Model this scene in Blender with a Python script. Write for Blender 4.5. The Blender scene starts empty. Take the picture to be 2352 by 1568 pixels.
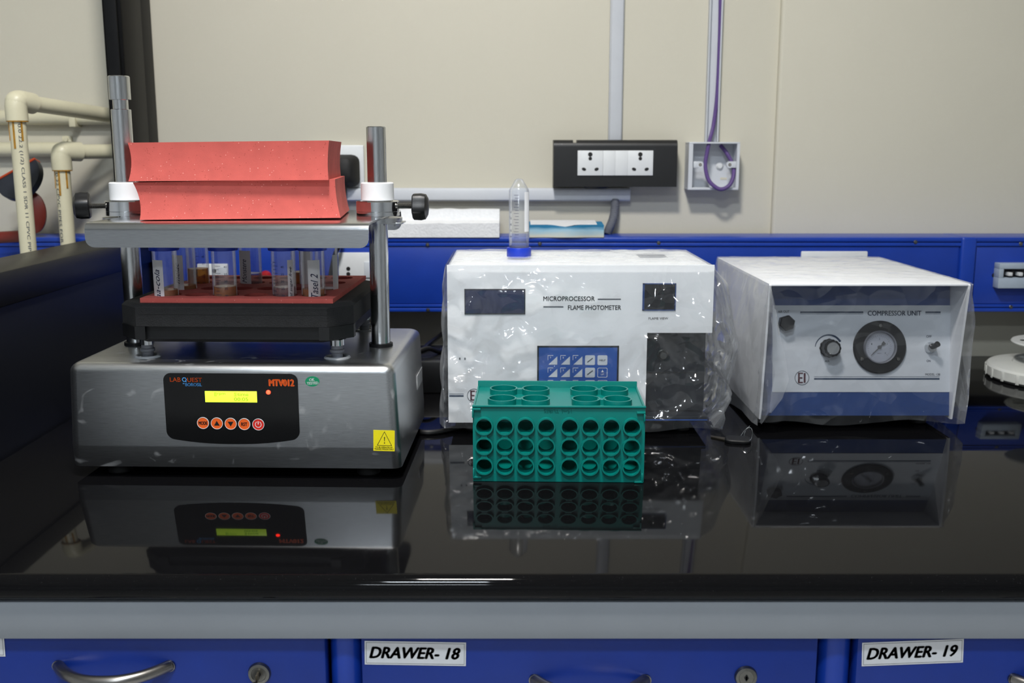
import bpy, bmesh, math, random
from math import pi, sin, cos, atan2, sqrt, radians
from mathutils import Matrix, Vector, noise

random.seed(7)
scene = bpy.context.scene
COL = scene.collection

# ------------------------------------------------------------------ camera
C = 0.86                       # height of the bench top above the floor
CAM = Vector((0.0, 0.0, C + 0.377))
PITCH = radians(10.45)
F = 2352.0
cam_data = bpy.data.cameras.new('camera')
cam_data.sensor_width = 36.0
cam_data.lens = 36.0
cam_data.clip_start = 0.02
cam_data.clip_end = 30
cam_data.dof.use_dof = True
cam_data.dof.focus_distance = 1.17
cam_data.dof.aperture_fstop = 8.0
cam = bpy.data.objects.new('camera', cam_data)
COL.objects.link(cam)
cam.location = CAM
cam.rotation_euler = (pi / 2 - PITCH, 0, 0)
scene.camera = cam

# ------------------------------------------------------------------ world, lamps, exposure
world = bpy.data.worlds.new('world')
scene.world = world
world.use_nodes = True
world.node_tree.nodes['Background'].inputs[0].default_value = (0.6, 0.7, 0.9, 1)
world.node_tree.nodes['Background'].inputs[1].default_value = 0.02

def area(name, loc, sx, sy, power, color, rot=(0, 0, 0)):
    d = bpy.data.lights.new(name, 'AREA')
    d.shape = 'RECTANGLE'
    d.size, d.size_y = sx, sy
    d.energy = power
    d.color = color
    o = bpy.data.objects.new(name, d)
    COL.objects.link(o)
    o.location = loc
    o.rotation_euler = rot
    return o

CEIL = 2.62
LAMPS = [(-0.12, 0.55, 0.24, 0.22, 17.0, (1.0, 0.965, 0.92)),
         (-0.22, -0.35, 0.30, 0.22, 11.0, (0.84, 0.92, 1.0)),
         (-0.35, -1.9, 0.50, 0.30, 11.0, (0.84, 0.92, 1.0))]
for lx, ly, sx, sy, pw, co in LAMPS:
    area('ceiling_lamp', (lx, ly, CEIL - 0.022), sx, sy, pw, co)

vs = scene.view_settings
scene.display_settings.display_device = 'sRGB'
vs.view_transform = 'Standard'
vs.look = 'None'
vs.gamma = 1.0
vs.use_curve_mapping = False
vs.exposure = 1.13

# ------------------------------------------------------------------ pixel -> world helpers
FWD = Vector((0, cos(PITCH), -sin(PITCH)))
UP = Vector((0, sin(PITCH), cos(PITCH)))
RT = Vector((1, 0, 0))

def ray(px, py):
    return FWD + RT * ((px - 1176) / F) - UP * ((py - 784) / F)

def at_y(px, py, y):
    d = ray(px, py)
    return CAM + d * (y / d.y)

def at_z(px, py, z):
    d = ray(px, py)
    return CAM + d * ((z - CAM.z) / d.z)

def on_plane(px, py, p0, n):
    d = ray(px, py)
    return CAM + d * ((p0 - CAM).dot(n) / d.dot(n))

# ------------------------------------------------------------------ materials
def lin(c):
    if isinstance(c, str):
        c = [int(c[i:i + 2], 16) / 255 for i in (1, 3, 5)]
        c = [x / 12.92 if x <= 0.04045 else ((x + 0.055) / 1.055) ** 2.4 for x in c]
    return (c[0], c[1], c[2], 1)

MATS = {}

def mat(name, color, rough=0.5, metal=0.0, spec=0.5, var=0.05, scale=40.0, bump=0.0, bscale=200.0,
        stretch=None, coat=0.0, emit=None, estr=0.0, aniso=0.0):
    m = bpy.data.materials.new(name)
    m.use_nodes = True
    nt = m.node_tree
    b = nt.nodes['Principled BSDF']
    b.inputs['Roughness'].default_value = rough
    b.inputs['Metallic'].default_value = metal
    b.inputs['Specular IOR Level'].default_value = spec
    b.inputs['Coat Weight'].default_value = coat
    b.inputs['Coat Roughness'].default_value = 0.05
    b.inputs['Anisotropic'].default_value = aniso
    tc = nt.nodes.new('ShaderNodeTexCoord')
    mp = nt.nodes.new('ShaderNodeMapping')
    nt.links.new(tc.outputs['Object'], mp.inputs[0])
    if stretch:
        mp.inputs['Scale'].default_value = stretch
    n = nt.nodes.new('ShaderNodeTexNoise')
    n.inputs['Scale'].default_value = scale
    n.inputs['Detail'].default_value = 4
    nt.links.new(mp.outputs[0], n.inputs['Vector'])
    r = nt.nodes.new('ShaderNodeValToRGB')
    c = lin(color)
    r.color_ramp.elements[0].position = 0.3
    r.color_ramp.elements[1].position = 0.7
    r.color_ramp.elements[0].color = (c[0] * (1 - var), c[1] * (1 - var), c[2] * (1 - var), 1)
    r.color_ramp.elements[1].color = (min(1, c[0] * (1 + var)), min(1, c[1] * (1 + var)), min(1, c[2] * (1 + var)), 1)
    nt.links.new(n.outputs['Fac'], r.inputs[0])
    nt.links.new(r.outputs[0], b.inputs['Base Color'])
    if bump:
        n2 = nt.nodes.new('ShaderNodeTexNoise')
        n2.inputs['Scale'].default_value = bscale
        n2.inputs['Detail'].default_value = 3
        nt.links.new(mp.outputs[0], n2.inputs['Vector'])
        bp = nt.nodes.new('ShaderNodeBump')
        bp.inputs['Strength'].default_value = bump
        bp.inputs['Distance'].default_value = 0.002
        nt.links.new(n2.outputs['Fac'], bp.inputs['Height'])
        nt.links.new(bp.outputs[0], b.inputs['Normal'])
    if emit:
        b.inputs['Emission Color'].default_value = lin(emit)
        b.inputs['Emission Strength'].default_value = estr
    MATS[name] = m
    return m

mat('wall_paint', '#ccc8b8', 0.55, var=0.02, scale=3, bump=0.05, bscale=120)
mat('room_paint', '#d2d4d6', 0.7, var=0.03, scale=3)
mat('floor_tile', '#c6c6c3', 0.35, var=0.08, scale=6)
mat('ceiling_paint', '#dcdcd6', 0.8, var=0.02, scale=4)
mat('blue_paint', '#163ea6', 0.32, var=0.06, scale=25, bump=0.03, bscale=400)
mat('blue_panel', '#143a9e', 0.36, var=0.05, scale=25, bump=0.03, bscale=400)
mat('cabinet_blue_shaded', '#11328c', 0.32, var=0.06, scale=25, bump=0.03, bscale=400)  # raceway blue made darker: the weaker light on the cabinets is in the colour
mat('grey_apron', '#84898f', 0.4, var=0.03, scale=12)
mat('steel_brushed', '#c2c4c6', 0.30, 1.0, var=0.14, scale=60, stretch=(1, 30, 30), bump=0.06, bscale=120, aniso=0.3)
def smears(m):
    nt = m.node_tree
    b = nt.nodes['Principled BSDF']
    tc = [n for n in nt.nodes if n.type == 'TEX_COORD'][0]
    n = nt.nodes.new('ShaderNodeTexNoise')
    n.inputs['Scale'].default_value = 22
    n.inputs['Detail'].default_value = 3
    n.inputs['Distortion'].default_value = 1.5
    nt.links.new(tc.outputs['Object'], n.inputs['Vector'])
    r = nt.nodes.new('ShaderNodeMapRange')
    r.inputs['From Min'].default_value = 0.62
    r.inputs['From Max'].default_value = 0.78
    r.inputs['To Min'].default_value = 1.0
    r.inputs['To Max'].default_value = 0.55
    nt.links.new(n.outputs['Fac'], r.inputs['Value'])
    nt.links.new(r.outputs[0], b.inputs['Metallic'])
smears(MATS['steel_brushed'])
mat('steel_satin', '#bfc1c4', 0.18, 1.0, var=0.08, scale=80, stretch=(1, 20, 20), bump=0.03, bscale=140)
mat('chrome', '#d6d8da', 0.10, 1.0, var=0.04, scale=60)
mat('rod_steel', '#cacccd', 0.17, 1.0, var=0.1, scale=90, stretch=(12, 12, 1), bump=0.05, bscale=120)
mat('handle_steel', '#8d8a86', 0.3, 1.0, var=0.08, scale=80, stretch=(1, 10, 10))
mat('screw_metal', '#7d7c78', 0.35, 1.0, var=0.1, scale=300)
mat('black_plastic', '#101113', 0.42, var=0.15, scale=60, bump=0.05, bscale=500)
mat('black_gloss', '#060607', 0.16, var=0.1, scale=60)
mat('black_rubber', '#0b0b0c', 0.65, var=0.15, scale=80)
mat('black_foam', '#17181a', 0.85, var=0.2, scale=120, bump=0.3, bscale=600)
mat('black_frame', '#060607', 0.45, spec=0.15, var=0.2, scale=40)
mat('dark_grey_frame', '#101113', 0.5, spec=0.2, var=0.1, scale=40)
mat('nylon_white', '#e6e8ea', 0.4, var=0.02, scale=60)
mat('white_plastic', '#dfe2e4', 0.38, var=0.02, scale=60)
mat('white_shell', '#eef0f3', 0.35, var=0.02, scale=30, bump=0.02, bscale=300)
mat('white_panel', '#cfd5dc', 0.4, var=0.02, scale=30)
mat('white_paper', '#dfe0e3', 0.75, var=0.03, scale=90)
mat('trunking_white', '#ccd0d6', 0.4, var=0.02, scale=30)
mat('cream_pipe', '#d5d0b4', 0.38, var=0.05, scale=20)
mat('glue_stain', '#a8791e', 0.4, var=0.3, scale=120)
mat('teal_plastic', '#00776f', 0.3, var=0.05, scale=25, bump=0.02, bscale=300)
mat('purple_cable', '#5b4480', 0.45, var=0.06, scale=60)
mat('grey_conduit', '#6d7078', 0.5, var=0.06, scale=60)
mat('black_cable', '#0a0a0b', 0.4, var=0.1, scale=60)
mat('styrofoam', '#e9ebee', 0.8, var=0.04, scale=150, bump=0.5, bscale=260)
mat('ink_black', '#0b0c0e', 0.6, var=0.1, scale=90)
mat('ink_dark_blue', '#1b3350', 0.5, var=0.1, scale=90)
mat('ink_maroon', '#4a1c28', 0.5, var=0.1, scale=90)
mat('ink_orange', '#f0611e', 0.5, var=0.05, scale=90, emit='#f0611e', estr=0.0)
mat('ink_sky_blue', '#58a8ee', 0.5, var=0.05, scale=90)
mat('ink_white', '#eceef0', 0.5, var=0.03, scale=90)
mat('ink_pen', '#26284e', 0.5, var=0.1, scale=90)
mat('ink_grey', '#4e545c', 0.6, var=0.1, scale=90)
mat('sticker_green', '#0c8a5e', 0.4, var=0.05, scale=90)
mat('sticker_yellow', '#f2e31a', 0.45, var=0.04, scale=90)
mat('button_orange', '#ee6420', 0.45, var=0.04, scale=90)
mat('button_red', '#d8281c', 0.45, var=0.04, scale=90)
mat('lcd_glow', '#c8f03a', 0.4, var=0.03, scale=60, emit='#c9f23c', estr=0.62)
mat('lcd_ink', '#6f9e10', 0.6, var=0.05, scale=60, emit='#7db312', estr=0.28)
mat('led_red', '#ff2a1a', 0.3, var=0.02, scale=60, emit='#ff2414', estr=7.0)
mat('cap_blue', '#1437b8', 0.38, var=0.05, scale=60)
mat('navy_panel', '#1d3f7c', 0.4, var=0.04, scale=30)
mat('keypad_blue', '#2a56a8', 0.4, var=0.04, scale=30)
mat('dark_window', '#20284a', 0.12, var=0.1, scale=30)
mat('flame_window', '#0c0e14', 0.08, var=0.1, scale=30)
mat('chamber_dark', '#1b1e25', 0.3, var=0.15, scale=30)
mat('dial_white', '#d6d8de', 0.5, var=0.02, scale=60)
mat('red_plastic', '#a01c1e', 0.35, var=0.05, scale=40)
mat('rust_red', '#6b231b', 0.4, var=0.1, scale=40)
mat('orange_edge', '#b8421c', 0.4, var=0.1, scale=40)
mat('slate_disc', '#2b2f38', 0.4, var=0.1, scale=40)
mat('key_metal', '#8c8270', 0.35, 1.0, var=0.1, scale=200)
mat('breaker_grey', '#a9b6c4', 0.4, var=0.04, scale=60)
mat('stand_white', '#d3d5cf', 0.35, var=0.02, scale=40)
mat('grommet_grey', '#8f9296', 0.45, var=0.05, scale=80)
mat('lamp_diffuser', '#f4f6fa', 0.5, var=0.01, scale=20)

def granite(name):
    m = mat(name, '#070708', 0.05, var=0.2, scale=30)
    nt = m.node_tree
    b = nt.nodes['Principled BSDF']
    b.inputs['Specular IOR Level'].default_value = 0.13
    v = nt.nodes.new('ShaderNodeTexNoise')
    v.inputs['Scale'].default_value = 900
    v.inputs['Detail'].default_value = 2
    r = nt.nodes.new('ShaderNodeValToRGB')
    r.color_ramp.elements[0].position = 0.68
    r.color_ramp.elements[0].color = (0.0035, 0.0035, 0.004, 1)
    r.color_ramp.elements[1].position = 0.78
    r.color_ramp.elements[1].color = (0.03, 0.03, 0.032, 1)
    tc = nt.nodes.new('ShaderNodeTexCoord')
    nt.links.new(tc.outputs['Object'], v.inputs['Vector'])
    nt.links.new(v.outputs['Fac'], r.inputs[0])
    nt.links.new(r.outputs[0], b.inputs['Base Color'])
    # faint smears make the polish uneven
    s = nt.nodes.new('ShaderNodeTexNoise')
    s.inputs['Scale'].default_value = 6
    s.inputs['Detail'].default_value = 6
    nt.links.new(tc.outputs['Object'], s.inputs['Vector'])
    mr = nt.nodes.new('ShaderNodeMapRange')
    mr.inputs['From Min'].default_value = 0.35
    mr.inputs['From Max'].default_value = 0.75
    mr.inputs['To Min'].default_value = 0.02
    mr.inputs['To Max'].default_value = 0.09
    nt.links.new(s.outputs['Fac'], mr.inputs['Value'])
    nt.links.new(mr.outputs[0], b.inputs['Roughness'])
    return m
granite('black_granite')
mat('black_laminate', '#16181f', 0.42, var=0.1, scale=8, bump=0.02, bscale=60, spec=0.35)
mat('black_stone_cap', '#08080a', 0.4, var=0.2, scale=200, spec=0.4)

def foam_mat(name, color):
    m = mat(name, color, 0.85, var=0.07, scale=60, bump=0.12, bscale=1600)
    nt = m.node_tree
    b = nt.nodes['Principled BSDF']
    old = b.inputs['Base Color'].links[0].from_socket
    tc = [n for n in nt.nodes if n.type == 'TEX_COORD'][0]
    v = nt.nodes.new('ShaderNodeTexVoronoi')
    v.inputs['Scale'].default_value = 460
    nt.links.new(tc.outputs['Object'], v.inputs['Vector'])
    # each cell gets a random tone; a few are painted pale as glints, a few dark as shaded pits
    w = nt.nodes.new('ShaderNodeSeparateColor')
    nt.links.new(v.outputs['Color'], w.inputs[0])
    def mask(ch, lo, rad):
        a = nt.nodes.new('ShaderNodeMath'); a.operation = 'GREATER_THAN'
        nt.links.new(w.outputs[ch], a.inputs[0]); a.inputs[1].default_value = lo
        d = nt.nodes.new('ShaderNodeMath'); d.operation = 'LESS_THAN'
        nt.links.new(v.outputs['Distance'], d.inputs[0]); d.inputs[1].default_value = rad
        k = nt.nodes.new('ShaderNodeMath'); k.operation = 'MULTIPLY'
        nt.links.new(a.outputs[0], k.inputs[0]); nt.links.new(d.outputs[0], k.inputs[1])
        return k
    def over(a, fac, col):
        x = nt.nodes.new('ShaderNodeMix'); x.data_type = 'RGBA'
        nt.links.new(fac.outputs[0], x.inputs['Factor'])
        nt.links.new(a, x.inputs[6]); x.inputs[7].default_value = col
        return x.outputs[2]
    c1 = over(old, mask(0, 0.93, 0.22), (0.85, 0.38, 0.34, 1))
    c2 = over(c1, mask(1, 0.90, 0.26), (0.42, 0.065, 0.05, 1))
    nt.links.new(c2, b.inputs['Base Color'])
    return m
foam_mat('red_foam', '#c85b53')

def clear_mat(name, tint, cover, white, rough=0.15, bump=0.0, bscale=60, gl=0.5, haze=0.0):
    """clear plastic: mostly see-through, a little milky, with a glossy skin"""
    m = bpy.data.materials.new(name)
    m.use_nodes = True
    nt = m.node_tree
    nt.nodes.clear()
    out = nt.nodes.new('ShaderNodeOutputMaterial')
    tr = nt.nodes.new('ShaderNodeBsdfTransparent')
    tr.inputs[0].default_value = (*tint, 1)
    pb = nt.nodes.new('ShaderNodeBsdfDiffuse')
    pb.inputs[0].default_value = (*white, 1)
    g = nt.nodes.new('ShaderNodeBsdfGlossy')
    g.inputs['Roughness'].default_value = rough
    g.inputs[0].default_value = (1, 1, 1, 1)
    mx = nt.nodes.new('ShaderNodeMixShader')
    tc = nt.nodes.new('ShaderNodeTexCoord')
    ns = nt.nodes.new('ShaderNodeTexNoise')
    ns.inputs['Scale'].default_value = 14
    ns.inputs['Detail'].default_value = 1
    nt.links.new(tc.outputs['Object'], ns.inputs['Vector'])
    mr = nt.nodes.new('ShaderNodeMapRange')
    mr.inputs['To Min'].default_value = cover * 0.6
    mr.inputs['To Max'].default_value = cover * 1.4
    nt.links.new(ns.outputs['Fac'], mr.inputs['Value'])
    if haze:
        lw = nt.nodes.new('ShaderNodeLayerWeight')
        lw.inputs[0].default_value = 0.5
        pw = nt.nodes.new('ShaderNodeMath')
        pw.operation = 'POWER'
        nt.links.new(lw.outputs['Facing'], pw.inputs[0])
        pw.inputs[1].default_value = 1.5
        ad = nt.nodes.new('ShaderNodeMath')
        ad.operation = 'MULTIPLY_ADD'
        nt.links.new(pw.outputs[0], ad.inputs[0])
        ad.inputs[1].default_value = haze
        nt.links.new(mr.outputs[0], ad.inputs[2])
        nt.links.new(ad.outputs[0], mx.inputs[0])
    else:
        nt.links.new(mr.outputs[0], mx.inputs[0])
    nt.links.new(tr.outputs[0], mx.inputs[1])
    nt.links.new(pb.outputs[0], mx.inputs[2])
    fr = nt.nodes.new('ShaderNodeLayerWeight')
    fr.inputs[0].default_value = 0.25
    ml = nt.nodes.new('ShaderNodeMath')
    ml.operation = 'MULTIPLY_ADD'
    ml.inputs[1].default_value = gl
    ml.inputs[2].default_value = 0.04
    nt.links.new(fr.outputs['Fresnel'], ml.inputs[0])
    m2 = nt.nodes.new('ShaderNodeMixShader')
    nt.links.new(ml.outputs[0], m2.inputs[0])
    nt.links.new(mx.outputs[0], m2.inputs[1])
    nt.links.new(g.outputs[0], m2.inputs[2])
    nt.links.new(m2.outputs[0], out.inputs[0])
    if bump:
        # creases: little cones on bent coordinates, strong in some places and absent in others
        wn = nt.nodes.new('ShaderNodeTexNoise')
        wn.inputs['Scale'].default_value = 9
        wn.inputs['Detail'].default_value = 1
        nt.links.new(tc.outputs['Object'], wn.inputs['Vector'])
        va = nt.nodes.new('ShaderNodeVectorMath')
        va.operation = 'MULTIPLY_ADD'
        nt.links.new(wn.outputs['Color'], va.inputs[0])
        va.inputs[1].default_value = (.12, .12, .12)
        nt.links.new(tc.outputs['Object'], va.inputs[2])
        w = nt.nodes.new('ShaderNodeTexVoronoi')
        w.feature = 'F1'
        w.inputs['Scale'].default_value = bscale
        nt.links.new(va.outputs[0], w.inputs['Vector'])
        am = nt.nodes.new('ShaderNodeTexNoise')
        am.inputs['Scale'].default_value = 7
        am.inputs['Detail'].default_value = 1
        nt.links.new(tc.outputs['Object'], am.inputs['Vector'])
        mp = nt.nodes.new('ShaderNodeMapRange')
        mp.inputs['From Min'].default_value = 0.37
        mp.inputs['From Max'].default_value = 0.68
        mp.inputs['To Min'].default_value = 0.05
        mp.inputs['To Max'].default_value = bump
        nt.links.new(am.outputs['Fac'], mp.inputs['Value'])
        bp = nt.nodes.new('ShaderNodeBump')
        bp.inputs['Distance'].default_value = 0.034
        nt.links.new(mp.outputs[0], bp.inputs['Strength'])
        nt.links.new(w.outputs['Distance'], bp.inputs['Height'])
        nt.links.new(bp.outputs[0], g.inputs['Normal'])
    MATS[name] = m
    return m
clear_mat('tube_plastic', (0.965, 0.965, 0.975), 0.11, (0.6, 0.57, 0.6), 0.15)
clear_mat('tube_clear', (0.965, 0.975, 0.985), 0.10, (0.7, 0.74, 0.8), 0.15)
clear_mat('liquid_amber', (0.84, 0.54, 0.22), 0.45, (0.78, 0.36, 0.07), 0.1)
clear_mat('liquid_pale', (0.9, 0.82, 0.83), 0.15, (0.6, 0.5, 0.52), 0.1)
clear_mat('film', (0.985, 0.99, 0.99), 0.025, (0.78, 0.81, 0.85), 0.07, bump=1.0, bscale=34, gl=0.35, haze=0.42)
clear_mat('film_crinkle', (0.985, 0.985, 0.99), 0.014, (0.75, 0.78, 0.82), 0.09, bump=0.6, bscale=26, gl=0.35, haze=0.40)
clear_mat('film_flap', (0.93, 0.94, 0.95), 0.20, (0.75, 0.78, 0.82), 0.12, bump=0.3, bscale=20, gl=0.4, haze=0.3)
clear_mat('dial_glass', (0.93, 0.94, 0.96), 0.05, (0.7, 0.7, 0.75), 0.05)

def carton_mat():
    m = mat('carton_print', '#dfe4e4', 0.6, var=0.03, scale=30)
    nt = m.node_tree
    b = nt.nodes['Principled BSDF']
    tc = nt.nodes.new('ShaderNodeTexCoord')
    sp = nt.nodes.new('ShaderNodeSeparateXYZ')
    nt.links.new(tc.outputs['Generated'], sp.inputs[0])
    n = nt.nodes.new('ShaderNodeTexNoise'); n.inputs['Scale'].default_value = 3
    nt.links.new(tc.outputs['Generated'], n.inputs['Vector'])
    a = nt.nodes.new('ShaderNodeMath'); a.operation = 'MULTIPLY_ADD'
    nt.links.new(n.outputs['Fac'], a.inputs[0]); a.inputs[1].default_value = 0.5
    nt.links.new(sp.outputs['Z'], a.inputs[2])
    r = nt.nodes.new('ShaderNodeValToRGB')
    e = r.color_ramp.elements
    e[0].position = 0.3; e[0].color = lin('#d6d6c8')
    e[1].position = 1.15; e[1].color = lin('#1f7ba8')
    k = e.new(0.72); k.color = lin('#9fcbe0')
    nt.links.new(a.outputs[0], r.inputs[0])
    nt.links.new(r.outputs[0], b.inputs['Base Color'])
carton_mat()

# ------------------------------------------------------------------ object helpers
def base_m(o):
    """where an object's own frame sits, with the thing's turn left out"""
    if o.parent is None:
        return Matrix.Translation(o.location)
    return base_m(o.parent) @ o.matrix_basis

def finish(me, smooth=35):
    for p in me.polygons:
        p.use_smooth = True
    me.set_sharp_from_angle(angle=radians(smooth))

def put(name, bm, material, parent=None, M=None, kind=None, smooth=35, label=None):
    M = M or Matrix.Identity(4)
    if isinstance(bm, bmesh.types.BMesh):
        me = bpy.data.meshes.new(name)
        bmesh.ops.recalc_face_normals(bm, faces=bm.faces)
        bm.to_mesh(me)
        bm.free()
        finish(me, smooth)
    else:
        me = bm
    me.materials.clear()
    me.materials.append(MATS[material])
    o = bpy.data.objects.new(name, me)
    COL.objects.link(o)
    if parent is not None:
        o.parent = parent
        o.matrix_basis = base_m(parent).inverted() @ M
    else:
        o.matrix_basis = M
    if kind:
        o['kind'] = kind
    if label:
        o['label'] = label
    return o

def thing(name, label, cat, loc, rotz=0.0, group=None):
    o = bpy.data.objects.new(name, None)
    o.empty_display_size = 0.02
    COL.objects.link(o)
    o.location = loc
    o.rotation_euler = (0, 0, rotz)
    o['label'] = label
    o['category'] = cat
    if group:
        o['group'] = group
    return o

def tag(o, label, cat, group=None):
    o['label'] = label
    o['category'] = cat
    if group:
        o['group'] = group
    return o

def NB():
    return bmesh.new()

def join(bm, other, M=None):
    if M is not None:
        other.transform(M)
    me = bpy.data.meshes.new('tmp')
    other.to_mesh(me)
    other.free()
    bm.from_mesh(me)
    bpy.data.meshes.remove(me)
    return bm

def box(bm, x0, x1, y0, y1, z0, z1, bev=0.0, seg=2, M=None):
    t = NB()
    bmesh.ops.create_cube(t, size=1.0)
    for v in t.verts:
        v.co = Vector((x0 + (v.co.x + .5) * (x1 - x0), y0 + (v.co.y + .5) * (y1 - y0), z0 + (v.co.z + .5) * (z1 - z0)))
    if bev > 0:
        bmesh.ops.bevel(t, geom=list(t.edges), offset=bev, segments=seg, profile=0.5, affect='EDGES')
    return join(bm, t, M)

def lathe(bm, prof, n=32, M=None, lobes=0, amp=0.0):
    """prof: list of (r, z) along +z"""
    t = NB()
    rings = []
    for r, z in prof:
        if r < 1e-6:
            rings.append([t.verts.new((0, 0, z))])
        else:
            ring = []
            for i in range(n):
                a = 2 * pi * i / n
                k = r * (1 + amp * cos(lobes * a)) if lobes else r
                ring.append(t.verts.new((k * cos(a), k * sin(a), z)))
            rings.append(ring)
    for a, b in zip(rings, rings[1:]):
        for i in range(n):
            j = (i + 1) % n
            if len(a) == 1 and len(b) == 1:
                continue
            if len(a) == 1:
                t.faces.new((a[0], b[i], b[j]))
            elif len(b) == 1:
                t.faces.new((a[i], a[j], b[0]))
            else:
                t.faces.new((a[i], a[j], b[j], b[i]))
    return join(bm, t, M)

def cyl(bm, r, z0, z1, n=24, M=None, bev=0.0):
    if bev:
        return lathe(bm, [(0, z0), (r - bev, z0), (r, z0 + bev), (r, z1 - bev), (r - bev, z1), (0, z1)], n, M)
    return lathe(bm, [(0, z0), (r, z0), (r, z1), (0, z1)], n, M)

def ringp(bm, r0, r1, z0, z1, n=32, M=None):
    return lathe(bm, [(r0, z0), (r1, z0), (r1, z1), (r0, z1), (r0, z0)], n, M)

def catmull(pts, k=8):
    pts = [Vector(p) for p in pts]
    if len(pts) < 3:
        return pts
    P = [pts[0] * 2 - pts[1]] + pts + [pts[-1] * 2 - pts[-2]]
    out = []
    for i in range(1, len(P) - 2):
        for s in range(k):
            t = s / k
            a, b, c, d = P[i - 1], P[i], P[i + 1], P[i + 2]
            out.append(0.5 * ((2 * b) + (c - a) * t + (2 * a - 5 * b + 4 * c - d) * t * t + (-a + 3 * b - 3 * c + d) * t ** 3))
    out.append(pts[-1])
    return out

def tube(bm, pts, r, n=12, k=8, smooth=True, rfun=None):
    path = catmull(pts, k) if smooth else [Vector(p) for p in pts]
    t = NB()
    rings = []
    up = None
    for i, p in enumerate(path):
        d = (path[min(i + 1, len(path) - 1)] - path[max(i - 1, 0)]).normalized()
        if up is None:
            up = d.orthogonal().normalized()
        up = (up - d * up.dot(d)).normalized()
        w = d.cross(up)
        rr = rfun(i, len(path)) if rfun else r
        rings.append([t.verts.new(p + (up * cos(2 * pi * j / n) + w * sin(2 * pi * j / n)) * rr) for j in range(n)])
    for a, b in zip(rings, rings[1:]):
        for j in range(n):
            q = (j + 1) % n
            t.faces.new((a[j], a[q], b[q], b[j]))
    t.faces.new(rings[0])
    t.faces.new(rings[-1])
    return join(bm, t)

def rrect(w, d, r, n=5, cx=0.0, cy=0.0):
    pts = []
    for sx, sy, a0 in ((1, 1, 0), (-1, 1, pi / 2), (-1, -1, pi), (1, -1, 3 * pi / 2)):
        for i in range(n + 1):
            a = a0 + pi / 2 * i / n
            pts.append((cx + sx * (w / 2 - r) + r * cos(a), cy + sy * (d / 2 - r) + r * sin(a)))
    return pts

def loft(bm, loops, cap=True, M=None):
    """loops: list of (2-D points, z)"""
    t = NB()
    rs = [[t.verts.new((x, y, z)) for x, y in pts] for pts, z in loops]
    n = len(rs[0])
    for a, b in zip(rs, rs[1:]):
        for i in range(n):
            j = (i + 1) % n
            t.faces.new((a[i], a[j], b[j], b[i]))
    if cap:
        t.faces.new(rs[0])
        t.faces.new(rs[-1])
    return join(bm, t, M)

def prism(bm, pts, z0, z1, M=None):
    return loft(bm, [(pts, z0), (pts, z1)], True, M)

def hole_plate(bm, xs, ys, holes, z0, z1, k=6, M=None):
    """a plate made of cells, each may carry one round hole: holes[(i, j)] = (cx, cy, r)"""
    t = NB()
    for i in range(len(xs) - 1):
        for j in range(len(ys) - 1):
            x0, x1, y0, y1 = xs[i], xs[i + 1], ys[j], ys[j + 1]
            if (i, j) not in holes:
                for z in (z0, z1):
                    t.faces.new([t.verts.new(p) for p in ((x0, y0, z), (x1, y0, z), (x1, y1, z), (x0, y1, z))])
                continue
            cx, cy, r = holes[(i, j)]
            ring = []
            for (ax, ay), (bx, by) in (((x0, y0), (x1, y0)), ((x1, y0), (x1, y1)), ((x1, y1), (x0, y1)), ((x0, y1), (x0, y0))):
                for s in range(k):
                    ring.append((ax + (bx - ax) * s / k, ay + (by - ay) * s / k))
            inner = []
            for (px, py) in ring:
                a = atan2(py - cy, px - cx)
                inner.append((cx + r * cos(a), cy + r * sin(a)))
            lv = {}
            for z in (z0, z1):
                lv[z] = ([t.verts.new((*p, z)) for p in ring], [t.verts.new((*p, z)) for p in inner])
            m = len(ring)
            for q in range(m):
                w = (q + 1) % m
                for z in (z0, z1):
                    o_, i_ = lv[z]
                    t.faces.new((o_[q], o_[w], i_[w], i_[q]))
                t.faces.new((lv[z0][1][q], lv[z0][1][w], lv[z1][1][w], lv[z1][1][q]))
    X0, X1, Y0, Y1 = xs[0], xs[-1], ys[0], ys[-1]
    for (ax, ay), (bx, by) in (((X0, Y0), (X1, Y0)), ((X1, Y0), (X1, Y1)), ((X1, Y1), (X0, Y1)), ((X0, Y1), (X0, Y0))):
        t.faces.new([t.verts.new(p) for p in ((ax, ay, z0), (bx, by, z0), (bx, by, z1), (ax, ay, z1))])
    bmesh.ops.remove_doubles(t, verts=t.verts, dist=1e-6)
    return join(bm, t, M)

def face_m(p, tilt=0.0, roll=0.0):
    """frame standing up facing the room: x right, y up, z towards the room (-Y)"""
    return Matrix.Translation(p) @ Matrix.Rotation(pi / 2 - tilt, 4, 'X') @ Matrix.Rotation(roll, 4, 'Z')

AX = Matrix.Rotation(pi / 2, 4, 'Y')       # z -> x
AY = Matrix.Rotation(pi / 2, 4, 'X')       # z -> -y

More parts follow.
